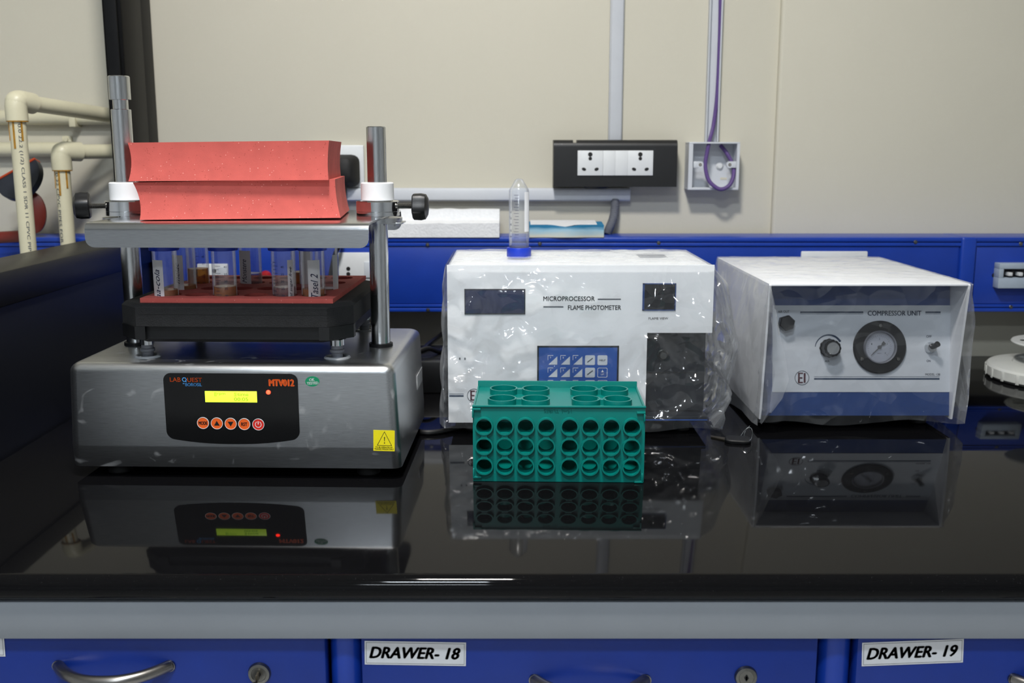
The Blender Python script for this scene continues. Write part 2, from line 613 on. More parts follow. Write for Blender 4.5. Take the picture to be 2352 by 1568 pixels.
def text_mesh(s, w, h, bold=0.0, shear=0.0, depth=0.0002, space=1.0):
    cu = bpy.data.curves.new('txt', 'FONT')
    cu.body = s
    cu.size = 1.0
    cu.shear = shear
    cu.space_character = space
    cu.resolution_u = 3
    ob = bpy.data.objects.new('txt', cu)
    me = bpy.data.meshes.new_from_object(ob)
    bpy.data.objects.remove(ob)
    bpy.data.curves.remove(cu)
    xs = [v.co.x for v in me.vertices]
    ys = [v.co.y for v in me.vertices]
    x0, x1, y0, y1 = min(xs), max(xs), min(ys), max(ys)
    sx = w / (x1 - x0)
    sy = h / (y1 - y0) if h else sx
    for v in me.vertices:
        v.co = Vector(((v.co.x - (x0 + x1) / 2) * sx, (v.co.y - (y0 + y1) / 2) * sy, depth))
    me.materials.clear()
    if bold > 0:
        t_ = bmesh.new()
        dx = bold * 1.6 * (h or w * .2)
        for kx, ky in ((-1, 0), (1, 0), (0, .6), (0, -.6)):
            n0 = len(t_.verts)
            t_.from_mesh(me)
            t_.verts.ensure_lookup_table()
            for v in t_.verts[n0:]:
                v.co.x += kx * dx
                v.co.y += ky * dx
        t_.to_mesh(me)
        t_.free()
    return me

def text(name, s, parent, material, M, w, h=None, bold=0.0, shear=0.0, depth=0.0003, wrap=None, space=1.0):
    me = text_mesh(s, w, h, bold, shear, depth, space)
    if wrap:
        for v in me.vertices:
            a = v.co.x / wrap
            v.co = Vector((wrap * sin(a), v.co.y, wrap * cos(a)))
    return put(name, me, material, parent, M)

# ================================================================== SETTING
WALL = 1.907
def slab(name, *a, m='room_paint', bev=0.0):
    b = NB(); box(b, *a, bev=bev)
    return put(name, b, m, kind='structure')
slab('floor', -2.6, 3.0, -3.2, 2.0, -0.05, 0.0, m='floor_tile')
slab('ceiling', -2.6, 3.0, -3.2, 2.0, CEIL, CEIL + 0.05, m='ceiling_paint')
slab('wall_back', -2.6, 3.0, WALL, 2.0, 0, CEIL, m='wall_paint')
px_edge = at_y(1783, 300, 1.895).x
b = NB(); box(b, px_edge, 3.0, 1.893, WALL + 0.01, 0, CEIL, bev=0.006, seg=4)
put('wall_right_pier', b, 'wall_paint', kind='structure')
slab('wall_left', -2.65, -2.6, -3.2, 2.0, 0, CEIL)
slab('wall_right', 3.0, 3.05, -3.2, 2.0, 0, CEIL)
slab('wall_front', -2.6, 3.0, -3.25, -3.2, 0, CEIL)

# ceiling panels that carry the lamps
for i, (lx, ly, sx, sy, pw, co) in enumerate(LAMPS):
    t = thing('ceiling_panel_light', ['square white ceiling panel light above the bench front', 'white ceiling panel light in front of the bench', 'wide white ceiling panel light farthest from the bench'][i], 'ceiling light', (lx, ly, CEIL - 0.02), group='ceiling panel lights')
    b = NB()
    for s in (-1, 1):
        box(b, lx + s * (sx / 2 + .012) - .012, lx + s * (sx / 2 + .012) + .012, ly - sy / 2 - .024, ly + sy / 2 + .024, CEIL - .03, CEIL)
        box(b, lx - sx / 2, lx + sx / 2, ly + s * (sy / 2 + .012) - .012, ly + s * (sy / 2 + .012) + .012, CEIL - .03, CEIL)
    put('frame', b, 'white_plastic', t)
    b = NB(); box(b, lx - sx / 2, lx + sx / 2, ly - sy / 2, ly + sy / 2, CEIL - .014, CEIL - .004)
    put('diffuser', b, 'lamp_diffuser', t)

# ------------------------------------------------------------------ half-height partition on the left
PX = -0.635
b = NB(); box(b, PX - 0.085, PX - 0.004, 0.86, WALL, 0, C + 0.187)
put('wall_partition', b, 'black_laminate', kind='structure')
b = NB(); box(b, PX - 0.0895, PX, 0.855, WALL, C + 0.187, C + 0.231, bev=0.002)
o = put('trim_partition_cap', b, 'black_stone_cap', kind='structure')
t = thing('opening_frame_post', 'tall black frame post at the wall above the partition cap', 'frame post', (PX - 0.03, 1.80, C + 0.231))
b = NB(); box(b, PX - 0.036, PX - 0.004, 1.745, 1.84, C + 0.2312, CEIL, bev=0.003)
put('upright', b, 'black_frame', t)
b = NB(); box(b, PX - 0.030, PX - 0.010, 1.84, 1.905, C + 0.2312, CEIL, bev=0.002)
put('wall_flange', b, 'dark_grey_frame', t)
b = NB()
box(b, PX - 0.030, PX - 0.010, 1.738, 1.745, C + 0.2312, CEIL, bev=0.002)
put('glazing_bead', b, 'dark_grey_frame', t)

# ================================================================== BENCH
XL, XR = PX, 2.2
b = NB()
prof = []
YF = 0.868
for i in range(9):
    a = -pi / 2 + pi * i / 8
    prof.append((YF + 0.0125 - 0.0125 * cos(a), -0.0125 + 0.0125 * sin(a)))
pts = prof + [(WALL - 0.001, 0.0), (WALL - 0.001, -0.025)]
MX = Matrix(((0, 0, 1, 0), (1, 0, 0, 0), (0, 1, 0, C), (0, 0, 0, 1)))   # (y, z, x) -> world
loft(b, [(pts, PX + 0.0005), (pts, XR)], True, MX)
o = put('granite_countertop', b, 'black_granite', smooth=50)
tag(o, 'polished black granite worktop with rounded front edge', 'countertop')

t = thing('support_rail', 'light grey steel rail under the black worktop', 'rail', (0.3, 0.885, 0))
b = NB(); box(b, -0.62, XR, 0.8735, 0.915, C - 0.0615, C - 0.0255, bev=0.0015)
put('apron_rail', b, 'grey_apron', t)
def post(px, label):
    x = at_y(px, 1500, 0.887).x
    t = thing('steel_post', label, 'post', (x, 0.905, 0), group='blue posts between the cabinets')
    b = NB()
    r = 0.0150
    lathe(b, [(r - .003, C - 0.085), (r - .003, C - 0.066), (r, C - 0.066), (r, 0.0), (0, 0.0)], 24, Matrix.Translation((x, 0.906, 0)))
    put('tube', b, 'blue_paint', t)
    b = NB()
    lathe(b, [(0, C - 0.084), (r - .0032, C - 0.084)], 24, Matrix.Translation((x, 0.906, 0)))
    put('inner_plug', b, 'black_plastic', t)
    b = NB()
    box(b, x - .010, x + .010, 0.9215, 0.99, 0.06, C - 0.063)
    put('mounting_flange', b, 'blue_paint', t)
post(789, 'blue steel post beside the drawer with the key')
post(1929, 'blue steel post directly below the compressor unit, beside drawer 19')

def cabinet(x0, x1, label, num, lab_px, handle_px, lock_px, roll, key=False):
    t = thing('drawer_cabinet', label, 'cabinet', ((x0 + x1) / 2, 1.15, 0), group='blue drawer cabinets under the bench')
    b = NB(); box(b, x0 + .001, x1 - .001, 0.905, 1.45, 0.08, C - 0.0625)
    put('carcass', b, 'cabinet_blue_shaded', t)
    b = NB(); box(b, x0 + .02, x1 - .02, 0.95, 1.43, 0.0, 0.0795)
    put('plinth', b, 'black_plastic', t)
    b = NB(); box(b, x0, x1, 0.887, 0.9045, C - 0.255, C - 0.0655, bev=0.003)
    d = put('drawer', b, 'cabinet_blue_shaded', t)
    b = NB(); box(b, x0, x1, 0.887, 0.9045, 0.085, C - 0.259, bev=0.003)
    dr = put('cupboard_door', b, 'cabinet_blue_shaded', t)
    yf = 0.8865
    if lab_px:
        c = at_y(*lab_px, yf)
        b = NB(); box(b, -.0472, .0472, -.0118, .0118, 0, 0.0003)
        M = face_m(c, 0, roll)
        put('paper_label', b, 'white_paper', d, M)
        b = NB()
        for (u0, u1, v0, v1) in ((-.0458, .0458, .0102, .0105), (-.0458, .0458, -.0105, -.0102), (-.0458, -.0455, -.0105, .0105), (.0455, .0458, -.0105, .0105)):
            box(b, u0, u1, v0, v1, 0.0003, 0.0004)
        put('label_border', b, 'ink_black', d, M)
        if num:
            text('lettering', 'DRAWER- ' + num, d, 'ink_black', M @ Matrix.Translation((-.0005, 0.0005, 0)), 0.084, 0.0112, bold=0.04, shear=0.28, depth=0.0005)
    c = at_y(*handle_px, yf)
    b = NB()
    L = 0.052
    pts = []
    for i in range(15):
        u = -1 + 2 * i / 14
        pts.append((c.x + u * L, yf - 0.030 * (1 - abs(u) ** 2.4) + 0.0, c.z))
    tube(b, pts, 0.0055, 14, 3)
    for s in (-1, 1):
        cyl(b, 0.0055, 0, 0.004, 14, Matrix.Translation((c.x + s * L, yf + 0.002, c.z)) @ AY)
    put('handle', b, 'handle_steel', d, smooth=50)
    if lock_px:
        c = at_y(*lock_px, yf)
        M = face_m(c)
        b = NB(); lathe(b, [(0, 0.003), (.0068, .003), (.0072, 0.0035), (.0098, .003), (.0108, 0), (0, 0)], 28, M)
        put('lock', b, 'screw_metal', d)
        b = NB(); box(b, -.0008, .0008, -.003, .003, .0029, .0036, M=M)
        cyl(b, 0.002, .0029, .0036, 16, M)
        put('keyhole', b, 'ink_black', d)
        if key:
            k = thing('lock_key', 'black headed key standing in the lock of the left drawer', 'key', c + Vector((0, -.003, 0)))
            b = NB(); box(b, -.0009, .0009, -.0035, .0035, .0036, .012, M=M)
            put('blade', b, 'key_metal', k)
            b = NB()
            box(b, -.0035, .0035, -.009, .004, .012, .026, bev=.002, M=M @ Matrix.Rotation(radians(-65), 4, 'Z') @ Matrix.Translation((0.004, -.004, 0)))
            put('key_head', b, 'black_plastic', k)
    return t

xa = at_y(748, 1500, .887).x
x18 = (at_y(829, 1500, .887).x, at_y(1879, 1500, .887).x)
x19 = at_y(1968, 1500, .887).x
cabinet(xa - 0.42, xa, 'blue drawer cabinet left of drawer 18 with a black key in its lock', '17', (-106, 1478), (262, 1528), (596, 1545), radians(-1), True)
cabinet(x18[0], x18[1], 'blue drawer cabinet marked 18 below the green rack', '18', (954, 1500), (1355, 1560), (1713, 1553), radians(-1.0))
cabinet(x19, x19 + 0.43, 'blue drawer cabinet marked 19 below the compressor unit', '19', (2096, 1498), (2455, 1558), None, radians(2.4))

# ================================================================== BLUE SERVICE RACEWAY
RY = 1.80
zt = at_y(1500, 545, RY).z
zb = at_y(1500, 716, RY).z
t = thing('service_raceway', 'long blue metal service raceway fixed along the wall behind the bench', 'raceway', (0.2, 1.87, zb))
RB = 1.8925
XSEG = ((PX + .001, 2.2),)
def race_seg(t, ra, rb):
    b = NB()
    box(b, ra, rb, RY + .004, RB, zb, zt - .0002)
    put('body', b, 'blue_panel', t)
    for za, zc_, bv in ((zt - .008, zt, .002), (zt - .0155, zt - .0095, .001)):
        b = NB(); box(b, ra, rb, RY - .001, RB, za, zc_, bev=bv)
        put('top_lip', b, 'blue_paint', t)
    for za, zc_, bv in ((zb, zb + .007, .002), (zb + .0085, zb + .0135, .001)):
        b = NB(); box(b, ra, rb, RY - .001, RB - .002, za, zc_, bev=bv)
        put('bottom_lip', b, 'blue_paint', t)
race_seg(t, PX + .001, 2.2)
t2 = thing('service_raceway', 'blue metal raceway seen beyond the partition behind the cream pipes', 'raceway', (-1.2, 1.87, zb))
race_seg(t2, -1.7, PX - .091)
b = NB(); box(b, -1.69, PX - .095, RY + .0015, RY + .005, zb + .0145, zt - .0165, bev=.001)
put('cover_panel', b, 'blue_panel', t2)
mx0, mx1 = at_y(2201, 640, RY).x, at_y(2236, 640, RY).x
b = NB(); box(b, mx0, mx1, RY - .004, RB - .002, zb - .001, zt + .0005, bev=.004, seg=3)
put('mullion', b, 'blue_paint', t)
for xa_, xb_ in ((PX + .01, mx0 - .002), (mx1 + .002, 2.19)):
    b = NB(); box(b, xa_, xb_, RY + .0015, RY + .005, zb + .0145, zt - .0165, bev=.001)
    put('cover_panel', b, 'blue_panel', t)
for px, py in ((982, 562), (1513, 558), (2103, 556), (1240, 560), (983, 712), (2322, 705), (1560, 712), (2345, 560)):
    p = at_y(px, py, RY - .001)
    b = NB(); lathe(b, [(0, .0012), (.0028, .0009), (.0036, 0), (0, 0)], 14, face_m(p))
    put('screw', b, 'screw_metal', t)

# little hole and breaker on the right panel
p = at_y(2284, 632, RY + .0015)
b = NB(); lathe(b, [(0, .001), (.004, .0008), (.0045, 0), (0, 0)], 16, face_m(p))
put('knock_out_plug', b, 'black_plastic', t)
t = thing('circuit_breaker', 'pale grey circuit breaker box with black toggles on the blue raceway', 'circuit breaker', at_y(2330, 663, RY))
p0, p1 = at_y(2297, 605, RY - .02), at_y(2385, 662, RY - .02)
x0, x1, z1, z0 = p0.x, p1.x, p0.z, p1.z
b = NB()
h = z1 - z0
for (a, c_, d, e) in ((x0, x1, z1 - h * .22, z1), (x0, x1, z0, z0 + h * .42), (x0, x0 + .008, z0 + h * .42, z1 - h * .22), (x1 - .008, x1, z0 + h * .42, z1 - h * .22)):
    box(b, a, c_, RY - .02, RY + .001, d, e, bev=.0008)
put('housing', b, 'breaker_grey', t)
b = NB(); box(b, x0 + .006, x1 - .006, RY - .008, RY, z0 + h * .4, z1 - h * .2)
put('recess', b, 'black_gloss', t)
for i in range(3):
    xx = x0 + .016 + i * .018
    b = NB(); box(b, xx, xx + .007, RY - .022, RY - .007, z0 + h * .5, z0 + h * .64, bev=.001)
    put('toggle', b, 'white_plastic', t)

# socket plates on the raceway
def raceway_socket(px0, px1, py0, py1, label, holes):
    a, c_ = at_y(px0, py0, RY - .006), at_y(px1, py1, RY - .006)
    t = thing('raceway_socket', label, 'socket', ((a.x + c_.x) / 2, RY, c_.z), group='sockets on the raceway')
    b = NB(); box(b, a.x, c_.x, RY - .006, RY + .0012, c_.z, a.z, bev=.0015)
    put('plate', b, 'white_plastic', t)
    for hx, hy in holes:
        q = at_y(hx, hy, RY - .0062)
        b = NB(); cyl(b, .0036, 0, .0004, 16, face_m(q))
        put('pin_hole', b, 'ink_black', t)
    sw = at_y(px0 + (px1 - px0) * .83, (py0 + py1) / 2 + 5, RY - .006)
    b = NB(); box(b, sw.x - .008, sw.x + .008, RY - .009, RY - .006, sw.z - .014, sw.z + .014, bev=.001)
    put('rocker', b, 'white_panel', t)
raceway_socket(776, 862, 580, 648, 'white socket plate on the blue raceway just behind the steel rod', [(800, 617), (800, 629)])
raceway_socket(452, 524, 606, 646, 'white socket plate on the raceway seen between the tubes', [(492, 622), (470, 634), (504, 634)])
p = at_y(612, 634, RY - .001)
b = NB(); lathe(b, [(0, .016), (.007, .015), (.0105, .010), (.0105, .003), (.009, 0), (0, 0)], 24, face_m(p))
tag(put('push_knob', b, 'red_plastic'), 'dark red round knob on the blue raceway behind the tubes', 'knob')
a, c_ = at_y(1841, 577, RY - .004), at_y(1990, 640, RY - .004)
b = NB(); box(b, a.x, c_.x, RY - .004, RY + .0013, c_.z, a.z, bev=.002)
tag(put('blank_cover_plate', b, 'white_plastic'), 'white cover plate on the raceway behind the compressor unit', 'cover plate')
a, c_ = at_y(1400, 575, RY - .004), at_y(1516, 640, RY - .004)
b = NB(); box(b, a.x, c_.x, RY - .004, RY + .0013, c_.z, a.z, bev=.002)
tag(put('blank_cover_plate', b, 'white_plastic'), 'white cover plate on the raceway behind the flame photometer', 'cover plate')

# ================================================================== WALL ELECTRICS
def wall_strip(name, label, px0, px1, py0, py1, dep, horizontal):
    a, c_ = at_y(px0, py0, WALL - dep), at_y(px1, py1, WALL - dep)
    t = thing(name, label, 'cable trunking', ((a.x + c_.x) / 2, WALL, c_.z))
    b = NB(); box(b, a.x + (0 if horizontal else .002), c_.x - (0 if horizontal else .002), WALL - dep, WALL - dep + .004, c_.z + (.002 if horizontal else 0), a.z - (.002 if horizontal else 0), bev=.0015)
    put('lid', b, 'trunking_white', t)
    b = NB(); box(b, a.x, c_.x, WALL - dep + .0035, WALL - .0005, c_.z, a.z, bev=.001)
    put('channel_base', b, 'trunking_white', t)
    return t
a, c_ = at_y(1404, -60, WALL - .014), at_y(1436, -60, WALL - .014)
t = thing('vertical_trunking', 'vertical grey white cable trunking above the black socket box', 'cable trunking', ((a.x + c_.x) / 2, WALL, C + .43))
zlo = at_y(1410, 322, WALL - .014).z
b = NB(); box(b, a.x + .0015, c_.x - .0015, WALL - .016, WALL - .011, zlo, CEIL, bev=.002)
put('lid', b, 'trunking_white', t)
b = NB(); box(b, a.x, c_.x, WALL - .0115, WALL - .0005, zlo, CEIL, bev=.001)
put('channel_base', b, 'trunking_white', t)
wall_strip('horizontal_trunking', 'horizontal white cable trunking running left below the black socket box', 700, 1448, 432, 462, .020, True)

# black socket box
t = thing('wall_socket_box', 'black wall socket box with two white sockets and two switches', 'socket box', at_y(1414, 430, WALL))
SY = WALL - .046
a, c_ = at_y(1272, 321, SY), at_y(1554, 429, SY)
w, h = c_.x - a.x, a.z - c_.z
b = NB()
MY = Matrix(((0, 0, 1, 0), (1, 0, 0, 0), (0, 1, 0, 0), (0, 0, 0, 1)))
pr = [(SY, c_.z)]
for i in range(7):
    q = pi / 2 * i / 6
    pr.append((SY + .012 - .012 * cos(q), a.z - .012 + .012 * sin(q)))
pr += [(WALL - .0005, a.z), (WALL - .0005, c_.z)]
# notch near the left of the upper edge
nx = at_y(1322, 321, SY).x
for (u0, u1) in ((a.x, nx - .004), (nx + .004, c_.x)):
    loft(b, [(pr, u0), (pr, u1)], True, MY)
pr2 = [(y_, min(z_, a.z - .005)) for y_, z_ in pr]
loft(b, [(pr2, nx - .004), (pr2, nx + .004)], True, MY)
put('surround', b, 'black_plastic', t)
b = NB()
mc = at_y(1370, 430, SY + .01)
lathe(b, [(0, .004), (.02, .0035), (.024, 0), (0, 0)], 24, Matrix.Translation((mc.x, SY + .02, c_.z)) @ Matrix.Rotation(pi, 4, 'X') @ Matrix.Diagonal((1, .4, 1, 1)))
put('bottom_flap', b, 'black_plastic', t)
def module(px0, px1, name):
    q, r_ = at_y(px0, 345.5, SY - .003), at_y(px1, 403, SY - .003)
    b = NB(); box(b, q.x, r_.x, SY - .003, SY + .001, r_.z, q.z, bev=.0008)
    return put(name, b, 'white_plastic', t)
for px0, px1 in ((1327, 1384.5), (1442, 1499.5)):
    m_ = module(px0, px1, 'socket_module')
    cx = (px0 + px1) / 2
    for (dx, py, rx, rz, ro) in ((0, 354.5, .0040, .0040, 0), (0, 364, .0032, .0032, 0), (-14.5, 388.5, .0040, .0028, -.35), (14.5, 388.5, .0040, .0028, .35)):
        q = at_y(cx + dx, py, SY - .0031)
        b = NB(); cyl(b, 1, 0, .0003, 18, face_m(q, 0, ro) @ Matrix.Diagonal((rx, rz, 1, 1)))
        put('pin_hole', b, 'ink_black', m_)
module(1385.5, 1412.5, 'switch')
module(1413.5, 1441, 'switch')

# open white back box with cable
t = thing('open_junction_box', 'open white square junction box on the wall', 'junction box', at_y(1640, 438, WALL))
BY = WALL - .042
a, c_ = at_y(1583, 326, BY), at_y(1696, 436, BY)
b = NB(); th = .0075
box(b, a.x, c_.x, BY, WALL - .0005, a.z - .003, a.z, bev=.0006)
box(b, a.x, c_.x, BY, WALL - .0005, c_.z, c_.z + .004, bev=.0006)
box(b, a.x, a.x + th, BY, WALL - .0005, c_.z + .004, a.z - .003)
box(b, c_.x - .005, c_.x, BY, WALL - .0005, c_.z + .004, a.z - .003)
put('side_walls', b, 'trunking_white', t)
b = NB(); box(b, a.x + th, c_.x - .005, WALL - .005, WALL - .0005, c_.z + .004, a.z - .003)
put('back_plate', b, 'trunking_white', t)
for px in (1606, 1679):
    q = at_y(px, 378, BY)
    s = 1 if px < 1640 else -1
    b = NB()
    box(b, q.x - .010 if s > 0 else q.x - .003, q.x + .003 if s > 0 else q.x + .010, BY + .0008, BY + .007, q.z - .0058, q.z + .0058, bev=.001)
    cyl(b, .006, -.007, -.0006, 20, face_m(Vector((q.x + s * .002, BY, q.z))))
    lug = put('fixing_lug', b, 'trunking_white', t)
    b = NB(); ringp(b, .0012, .0026, 0, .0009, 16, face_m(Vector((q.x + s * .002, BY + .0006, q.z))))
    put('brass_insert', b, 'key_metal', lug)
q = at_y(1653, 381, WALL - .006)
b = NB(); lathe(b, [(0, .004), (.004, .004), (.0055, .002), (.007, 0), (0, 0)], 18, face_m(q))
put('fixing_screw', b, 'white_plastic', t)
q = at_y(1662, 410, WALL - .0055)
b = NB(); box(b, q.x - .006, q.x + .006, WALL - .0056, WALL - .005, q.z - .002, q.z + .002)
put('moulded_mark', b, 'wall_paint', t)

# open vertical channel and purple cable
a, c_ = at_y(1632, -60, WALL - .010), at_y(1663, -60, WALL - .010)
zlo = at_y(1640, 327, WALL - .01).z
t = thing('open_cable_channel', 'open white vertical cable channel above the junction box', 'cable trunking', ((a.x + c_.x) / 2, WALL, zlo))
b = NB(); box(b, a.x, c_.x, WALL - .003, WALL - .0005, zlo + .001, CEIL)
put('channel_back', b, 'trunking_white', t)
for x_ in (a.x, c_.x - .003):
    b = NB(); box(b, x_, x_ + .003, WALL - .014, WALL - .0031, zlo + .001, CEIL, bev=.0006)
    put('channel_flange', b, 'trunking_white', t)
b = NB()
cp = []
for px, py, dy in ((1656, -220, .009), (1655, 0, .009), (1652, 120, .009), (1647, 220, .010), (1639, 285, .014), (1631, 318, .022), (1628, 330, .034), (1624, 350, .036), (1620, 380, .040), (1627, 412, .046), (1644, 430, .050), (1660, 434, .051), (1677, 423, .048), (1685, 400, .040), (1682, 376, .030), (1668, 350, .024), (1655, 334, .016)):
    cp.append(at_y(px, py, WALL - dy))
tube(b, cp, .0036, 10, 6)
tag(put('network_cable', b, 'purple_cable'), 'purple network cable looping inside the open white junction box', 'cable')

# grey flexible conduit
b = NB()
cp = [at_y(px, py, y_) for px, py, y_ in ((1413, 458, 1.892), (1412, 480, 1.888), (1407, 505, 1.880), (1399, 525, 1.872), (1394, 538, 1.868))]
tube(b, cp, .0075, 14, 24, rfun=lambda i, n: .0070 + .0011 * (0.5 + 0.5 * sin(i * 2 * pi / 4)))
t = put('flexible_conduit', b, 'grey_conduit', smooth=60)
tag(t, 'grey corrugated conduit dropping from the trunking to the raceway', 'conduit')

# plug on the wall behind the foam
t = thing('wall_switch_plate', 'white wall plate behind the red foam blocks', 'wall plate', at_y(790, 430, WALL))
a, c_ = at_y(706, 333, WALL - .012), at_y(837, 431, WALL - .012)
b = NB(); box(b, a.x, c_.x, WALL - .012, WALL - .0005, c_.z, a.z, bev=.002)
put('plate', b, 'white_plastic', t)
t = thing('black_plug', 'black mains plug in the wall plate beside the red foam', 'plug', at_y(800, 420, WALL - .012))
b = NB()
q = at_y(795, 392, WALL - .0125)
loft(b, [(rrect(.050, .056, .012, 4), .0), (rrect(.052, .058, .014, 4), .012), (rrect(.034, .044, .014, 4), .034), (rrect(.022, .03, .01, 4), .038)], True, face_m(q))
put('plug_body', b, 'black_rubber', t)
b = NB()
tube(b, [q + Vector((0, -.02, -.025)), q + Vector((-.002, -.026, -.05)), q + Vector((-.006, -.075, -.072)), at_y(782, 520, 1.775), at_y(779, 560, 1.772), at_y(768, 590, 1.772), at_y(758, 640, 1.77), at_y(750, 720, 1.76), Vector((-.31, 1.74, C + .03)), Vector((-.32, 1.70, C + .0045)), Vector((-.33, 1.60, C + .0045))], .004, 10, 6)
put('power_cord', b, 'black_cable', t)

# ================================================================== THINGS ON THE RACEWAY
z0 = zt + .0003
b = NB()
xl, xr = at_y(856, 512, 1.797).x, at_y(1147, 512, 1.797).x
zm, zh = at_y(1100, 513, 1.797).z, at_y(1100, 481, 1.83).z
prof = [(1.796, z0), (1.796, zm), (1.799, zm + .002), (1.824, zm + .004), (1.829, zh), (1.862, zh), (1.862, z0)]
loops = []
for i in range(30):
    u = i / 29
    x = xl + (xr - xl) * u
    loops.append(([(y_ + .0009 * noise.noise((x * 60, z_ * 50, y_ * 50)), z_ + (0 if z_ <= z0 + 1e-6 else .0012 * noise.noise((x * 45, z_ * 40, 3)))) for y_, z_ in prof], x))
loft(b, loops, True, MY)
tag(put('styrofoam_block', b, 'styrofoam', smooth=50), 'long white styrofoam packing block lying on the blue raceway', 'packing block')
t = thing('flat_carton', 'small crushed blue and white carton lying on the raceway', 'carton', at_y(1300, 545, 1.80))
a, c_ = at_y(1216, 517, 1.796), at_y(1387, 544, 1.796)
b = NB()
loops = []
for i in range(13):
    u = i / 12
    x = a.x + (c_.x - a.x) * u
    dent = .004 * math.exp(-((u - .5) / .12) ** 2)
    loops.append(([(1.796 + .002 * sin(u * 9), z0), (1.795 + .002 * sin(u * 7), a.z - dent), (1.850, a.z + .003), (1.850, z0)], x))
loft(b, loops, True, MY)
put('carton_body', b, 'carton_print', t)
b = NB()
loops = []
for i in range(13):
    u = i / 12
    x = a.x + .002 + (c_.x - a.x - .014) * u
    dent = .004 * math.exp(-((u - .5) / .12) ** 2)
    loops.append(([(1.800, a.z - dent + .0006), (1.800, a.z - dent + .0014), (1.848, a.z + .0056), (1.848, a.z + .0045)], x))
loft(b, loops, True, MY)
put('lid_flap', b, 'white_paper', t)

# ================================================================== LEFT OPENING: PIPES
def pipe_pair(label, px_e, py_e, Yp, end_px, end_py, end_y, rad, letters=None):
    e = at_y(px_e, py_e, Yp)
    en = at_y(end_px, end_py, end_y)
    t = thing('water_pipe', label, 'water pipe', (e.x, Yp, 0), group='cream water pipes')
    b = NB(); tube(b, [Vector((e.x, Yp, 0.0)), Vector((e.x, Yp, e.z))], rad, 20, smooth=False)
    p_ = put('riser', b, 'cream_pipe', t)
    b = NB(); tube(b, [e, en], rad, 20, smooth=False)
    put('branch', b, 'cream_pipe', t)
    b = NB()
    d = (en - e).normalized()
    R = rad * 1.32
    tube(b, [e + Vector((0, 0, -.030)), e + Vector((0, 0, -.008)), e + d * .004 + Vector((0, 0, .0)), e + d * .012 + Vector((0, 0, .001)), e + d * .034], R, 20, 6)
    bmesh.ops.create_icosphere(b, subdivisions=3, radius=R * 1.03, matrix=Matrix.Translation(e + d * .002 + Vector((0, 0, -.001))))
    put('elbow', b, 'cream_pipe', t, smooth=60)
    b = NB(); ringp(b, rad, R * .98, -.0318, -.0302, 24, Matrix.Translation(e))
    for k in range(3):
        aa = radians(-150 + 55 * k)
        cx, cy = e.x + rad * cos(aa), Yp + rad * sin(aa)
        box(b, -.0014, .0014, -.0008, .0006, -.031 - .030 - .012 * (k % 2), -.031, M=Matrix.Translation((cx, cy, e.z)) @ Matrix.Rotation(aa + pi / 2, 4, 'Z'))
    put('solvent_stain', b, 'glue_stain', t)
    if letters:
        M = Matrix.Translation((e.x, Yp, e.z - .031 - letters[1] / 2 - .004)) @ Matrix.Rotation(radians(letters[2]), 4, 'Z') @ Matrix.Rotation(pi / 2, 4, 'X')
        me = text_mesh(letters[0], letters[1], .006, 0.01)
        for v in me.vertices:            # reads downwards, wrapped on the pipe
            x, y = v.co.y, -v.co.x
            a_ = x / (rad + .0003)
            v.co = Vector(((rad + .0003) * sin(a_), y, (rad + .0003) * cos(a_)))
        put('lettering', me, 'ink_grey', p_, M)
    return t
pipe_pair('cream plastic water pipe with elbow, the nearer one beyond the partition', 36, 232, 1.64, 300, 272, 1.885, .0125, ('0.0 22.2 (1/2) CLASS 1 SDR 11 CPVC PIPES FOR', .235, 32))
pipe_pair('cream plastic water pipe with elbow, the shorter one nearer the wall', 140, 349, 1.772, 300, 347, 1.868, .0125, ('0.22 CPVC PIPES FOR HOT', .15, -25))
b = NB()
a, c_ = at_y(-300, 262, WALL - .02), at_y(300, 270, WALL - .02)
tube(b, [Vector((a.x, WALL - .014, a.z - .006)), Vector((c_.x, WALL - .014, a.z - .006))], .013, 20, smooth=False)
t = thing('wall_pipe', 'cream pipe running level along the wall beyond the partition, the upper one', 'water pipe', (a.x / 2 + c_.x / 2, WALL - .014, a.z), group='cream wall pipes')
put('run', b, 'cream_pipe', t)
q = at_y(165, 276, WALL - .03)
b = NB(); box(b, q.x - .006, q.x + .006, WALL - .031, WALL - .001, q.z - .012, q.z + .010, bev=.002)
put('pipe_clip', b, 'cream_pipe', t)
a = at_y(-300, 338, WALL - .02)
c_ = at_y(140, 338, WALL - .02)
t = thing('wall_pipe', 'cream pipe running level along the wall beyond the partition, the lower one', 'water pipe', (a.x / 2 + c_.x / 2, WALL - .014, a.z), group='cream wall pipes')
b = NB()
tube(b, [Vector((a.x, WALL - .014, a.z - .004)), Vector((c_.x, WALL - .014, a.z - .004))], .013, 20, smooth=False)
put('run', b, 'cream_pipe', t)
q = at_y(152, 320, WALL - .008)
b = NB(); box(b, q.x - .008, q.x + .009, WALL - .008, WALL - .0005, q.z - .020, q.z + .006, bev=.002)
cyl(b, .004, 0, .003, 14, face_m(Vector((q.x, WALL - .0082, q.z))))
put('pipe_clip', b, 'cream_pipe', t)

